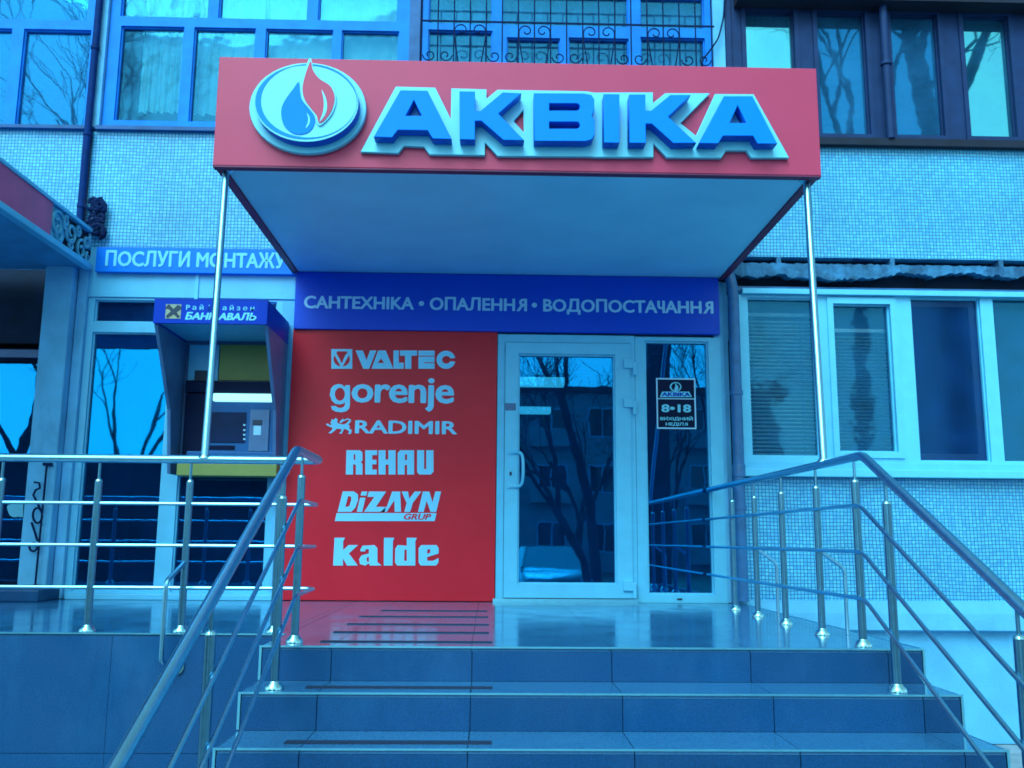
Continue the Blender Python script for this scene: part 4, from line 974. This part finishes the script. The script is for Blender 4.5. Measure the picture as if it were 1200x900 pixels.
tree('tall bare tree mirrored in the brown window', 6.6, -8.6, 16.5, .15, (.2, 0), 6, 16, 8.4)
tree('bare tree at the right mirrored in the end pane of the brown window', 8.9, -9.4, 18, .28, (-.2, 0), 6, 17, 9.5)
tree('bushy bare tree in the middle of the yard mirrored in the shop door', 2.6, -21, 9, .14, (.2, 0), 6, 21, 2.2)
tree('bushy bare tree beside the road mirrored in the narrow window', 5.2, -20, 9, .14, (.2, 0), 6, 22, 2.2)
tree('distant bare tree in front of the opposite house', -1.5, -24, 12, .2, (.1, 0), 5, 18, 4)
tree('bare tree standing left of the opposite house', -15, -22, 13, .22, (.1, 0), 5, 19, 4)
tree('thin bare tree behind the parked car', 7.5, -23, 12, .18, (.1, 0), 5, 20, 4)

oh = thing('opposite_house', 'long pale brick house with rows of windows across the yard', 'building', (5, -40, GZ))
hz = 8.0
b = bmesh.new(); bm_box(b, -1, 15, -52, -40, GZ, hz); obj('wall', b, 'brickwall', oh); box('roof', -1.4, 15.4, -52.4, -39.6, hz, hz+.3, 'roofgrey', oh)
for fl in range(3):
    for k in range(6):
        x = .6+k*2.6; z = GZ+1.0+fl*2.9
        f = box('window', x-.75, x+.75, -40.05, -39.95, z, z+1.5, 'white', oh)
        box('pane', x-.66, x-.04, -39.945, -39.94, z+.09, z+1.41, 'opp_glass', f); box('pane', x+.04, x+.66, -39.945, -39.94, z+.09, z+1.41, 'opp_glass', f)
        if k % 3 == 1:
            q_ = box('balcony', x-1.2, x+1.2, -40, -39.0, z-.55, z+.35, 'brickwall', oh)

def car(label, cx, cy, rz):
    t = thing('parked_car', label, 'car', (cx, cy, GZ)); R = Matrix.Translation((cx, cy, GZ)) @ Matrix.Rotation(rz, 4, 'Z')
    def add(name, b, mat, parent=None, sm=False):
        bmesh.ops.transform(b, matrix=R, verts=b.verts); return obj(name, b, mat, parent or t, sm)
    # local: +y is the front, x across; sections front to back
    b = bmesh.new()
    secs = [(2.1, .30, .62, .70), (2.0, .26, .74, .80), (1.2, .22, .90, .84), (.9, .22, .93, .85), (-1.2, .22, .96, .85), (-1.9, .26, .94, .80), (-2.1, .34, .80, .74)]
    rings = []
    for y, z0, z1, hw in secs:
        rings.append([b.verts.new(p) for p in ((-hw*.92, y, z0), (-hw, y, z0+.15), (-hw, y, z1-.12), (-hw*.9, y, z1), (hw*.9, y, z1), (hw, y, z1-.12), (hw, y, z0+.15), (hw*.92, y, z0))])
    for r0, r1 in zip(rings, rings[1:]):
        for j in range(8): b.faces.new((r0[j], r0[(j+1) % 8], r1[(j+1) % 8], r1[j]))
    b.faces.new(rings[0]); b.faces.new(rings[-1][::-1]); bmesh.ops.bevel(b, geom=b.edges[:], offset=.03, segments=2, affect='EDGES')
    body = add('body', b, 'carpaint', None, True)
    b = bmesh.new()   # roof on pillars
    lo = [(-.74, .85, .92), (.74, .85, .92), (.74, -1.75, .95), (-.74, -1.75, .95)]; hi = [(-.58, .15, 1.42), (.58, .15, 1.42), (.58, -1.05, 1.43), (-.58, -1.05, 1.43)]
    A = [b.verts.new(p) for p in lo]; B = [b.verts.new(p) for p in hi]; b.faces.new(B)
    add('roof_panel', bmesh_slab(hi, .03), 'carpaint', None)
    b.free()
    for i in range(4):
        bb = bmesh.new(); bm_tube(bb, [lo[i], hi[i]], .04, 6); add('pillar', bb, 'carpaint')
    for i, nm in ((0, 'windscreen'), (2, 'rear_window'), (1, 'side_window'), (3, 'side_window')):
        j = (i+1) % 4; add(nm, bmesh_slab([lo[i], lo[j], hi[j], hi[i]], .012), M['gl_film'] if nm == 'windscreen' else 'opp_glass')
    for sx in (-1, 1):
        for y in (1.35, -1.3):
            bb = bmesh.new(); bm_tube(bb, [(sx*.64, y, .31), (sx*.84, y, .31)], .31, 20); wh = add('wheel', bb, 'rubber', None, True)
            bb = bmesh.new(); bm_tube(bb, [(sx*.835, y, .31), (sx*.85, y, .31)], .2, 16); add('rim', bb, 'steel', wh, True)
        bb = bmesh.new(); bm_box(bb, sx*.62-.14, sx*.62+.14, 1.98, 2.1, .58, .72); add('headlight', bb, 'headglass')
        bb = bmesh.new(); bm_box(bb, sx*.92-.08, sx*.92+.08, .55, .67, .93, 1.06); add('mirror', bb, 'carpaint')
    bb = bmesh.new(); bm_box(bb, -.4, .4, 2.03, 2.12, .5, .66); add('grille', bb, 'rubber')
    bb = bmesh.new(); bm_box(bb, -.72, .72, 2.0, 2.17, .3, .48); add('bumper', bb, 'carpaint')
def bmesh_slab(pts, th):
    b = bmesh.new(); P = [Vector(p) for p in pts]; n = (P[1]-P[0]).cross(P[2]-P[0]).normalized()
    A = [b.verts.new(p) for p in P]; B = [b.verts.new(p-n*th) for p in P]; b.faces.new(A); b.faces.new(B[::-1])
    for i in range(len(P)): b.faces.new((A[i], A[(i+1) % len(P)], B[(i+1) % len(P)], B[i]))
    return b
car('pale parked car whose windscreen is mirrored low in the shop door', 1.5, -16.0, math.radians(-4))

fn = thing('board_fence', 'tall dark board fence across the yard mirrored low in the shop window', 'fence', (-9, -11, GZ))
rnd = random.Random(5); p0 = None
for k in range(60):
    x = -15+k*.2; h = 3.15+rnd.uniform(-.05, .05)
    p0 = box('board', x+.0005, x+.1995, -11.02-.004*(k%2), -11.0, GZ, GZ+h, 'fencewood', fn)
for x in range(-15, -3, 3): box('post', x-.06, x+.06, -11.14, -11.021, GZ, GZ+3.0, 'fencewood', fn)
for z in (.5, 2.5): box('rail', -15, -3.2, -11.08, -11.021, GZ+z, GZ+z+.1, 'fencewood', fn)
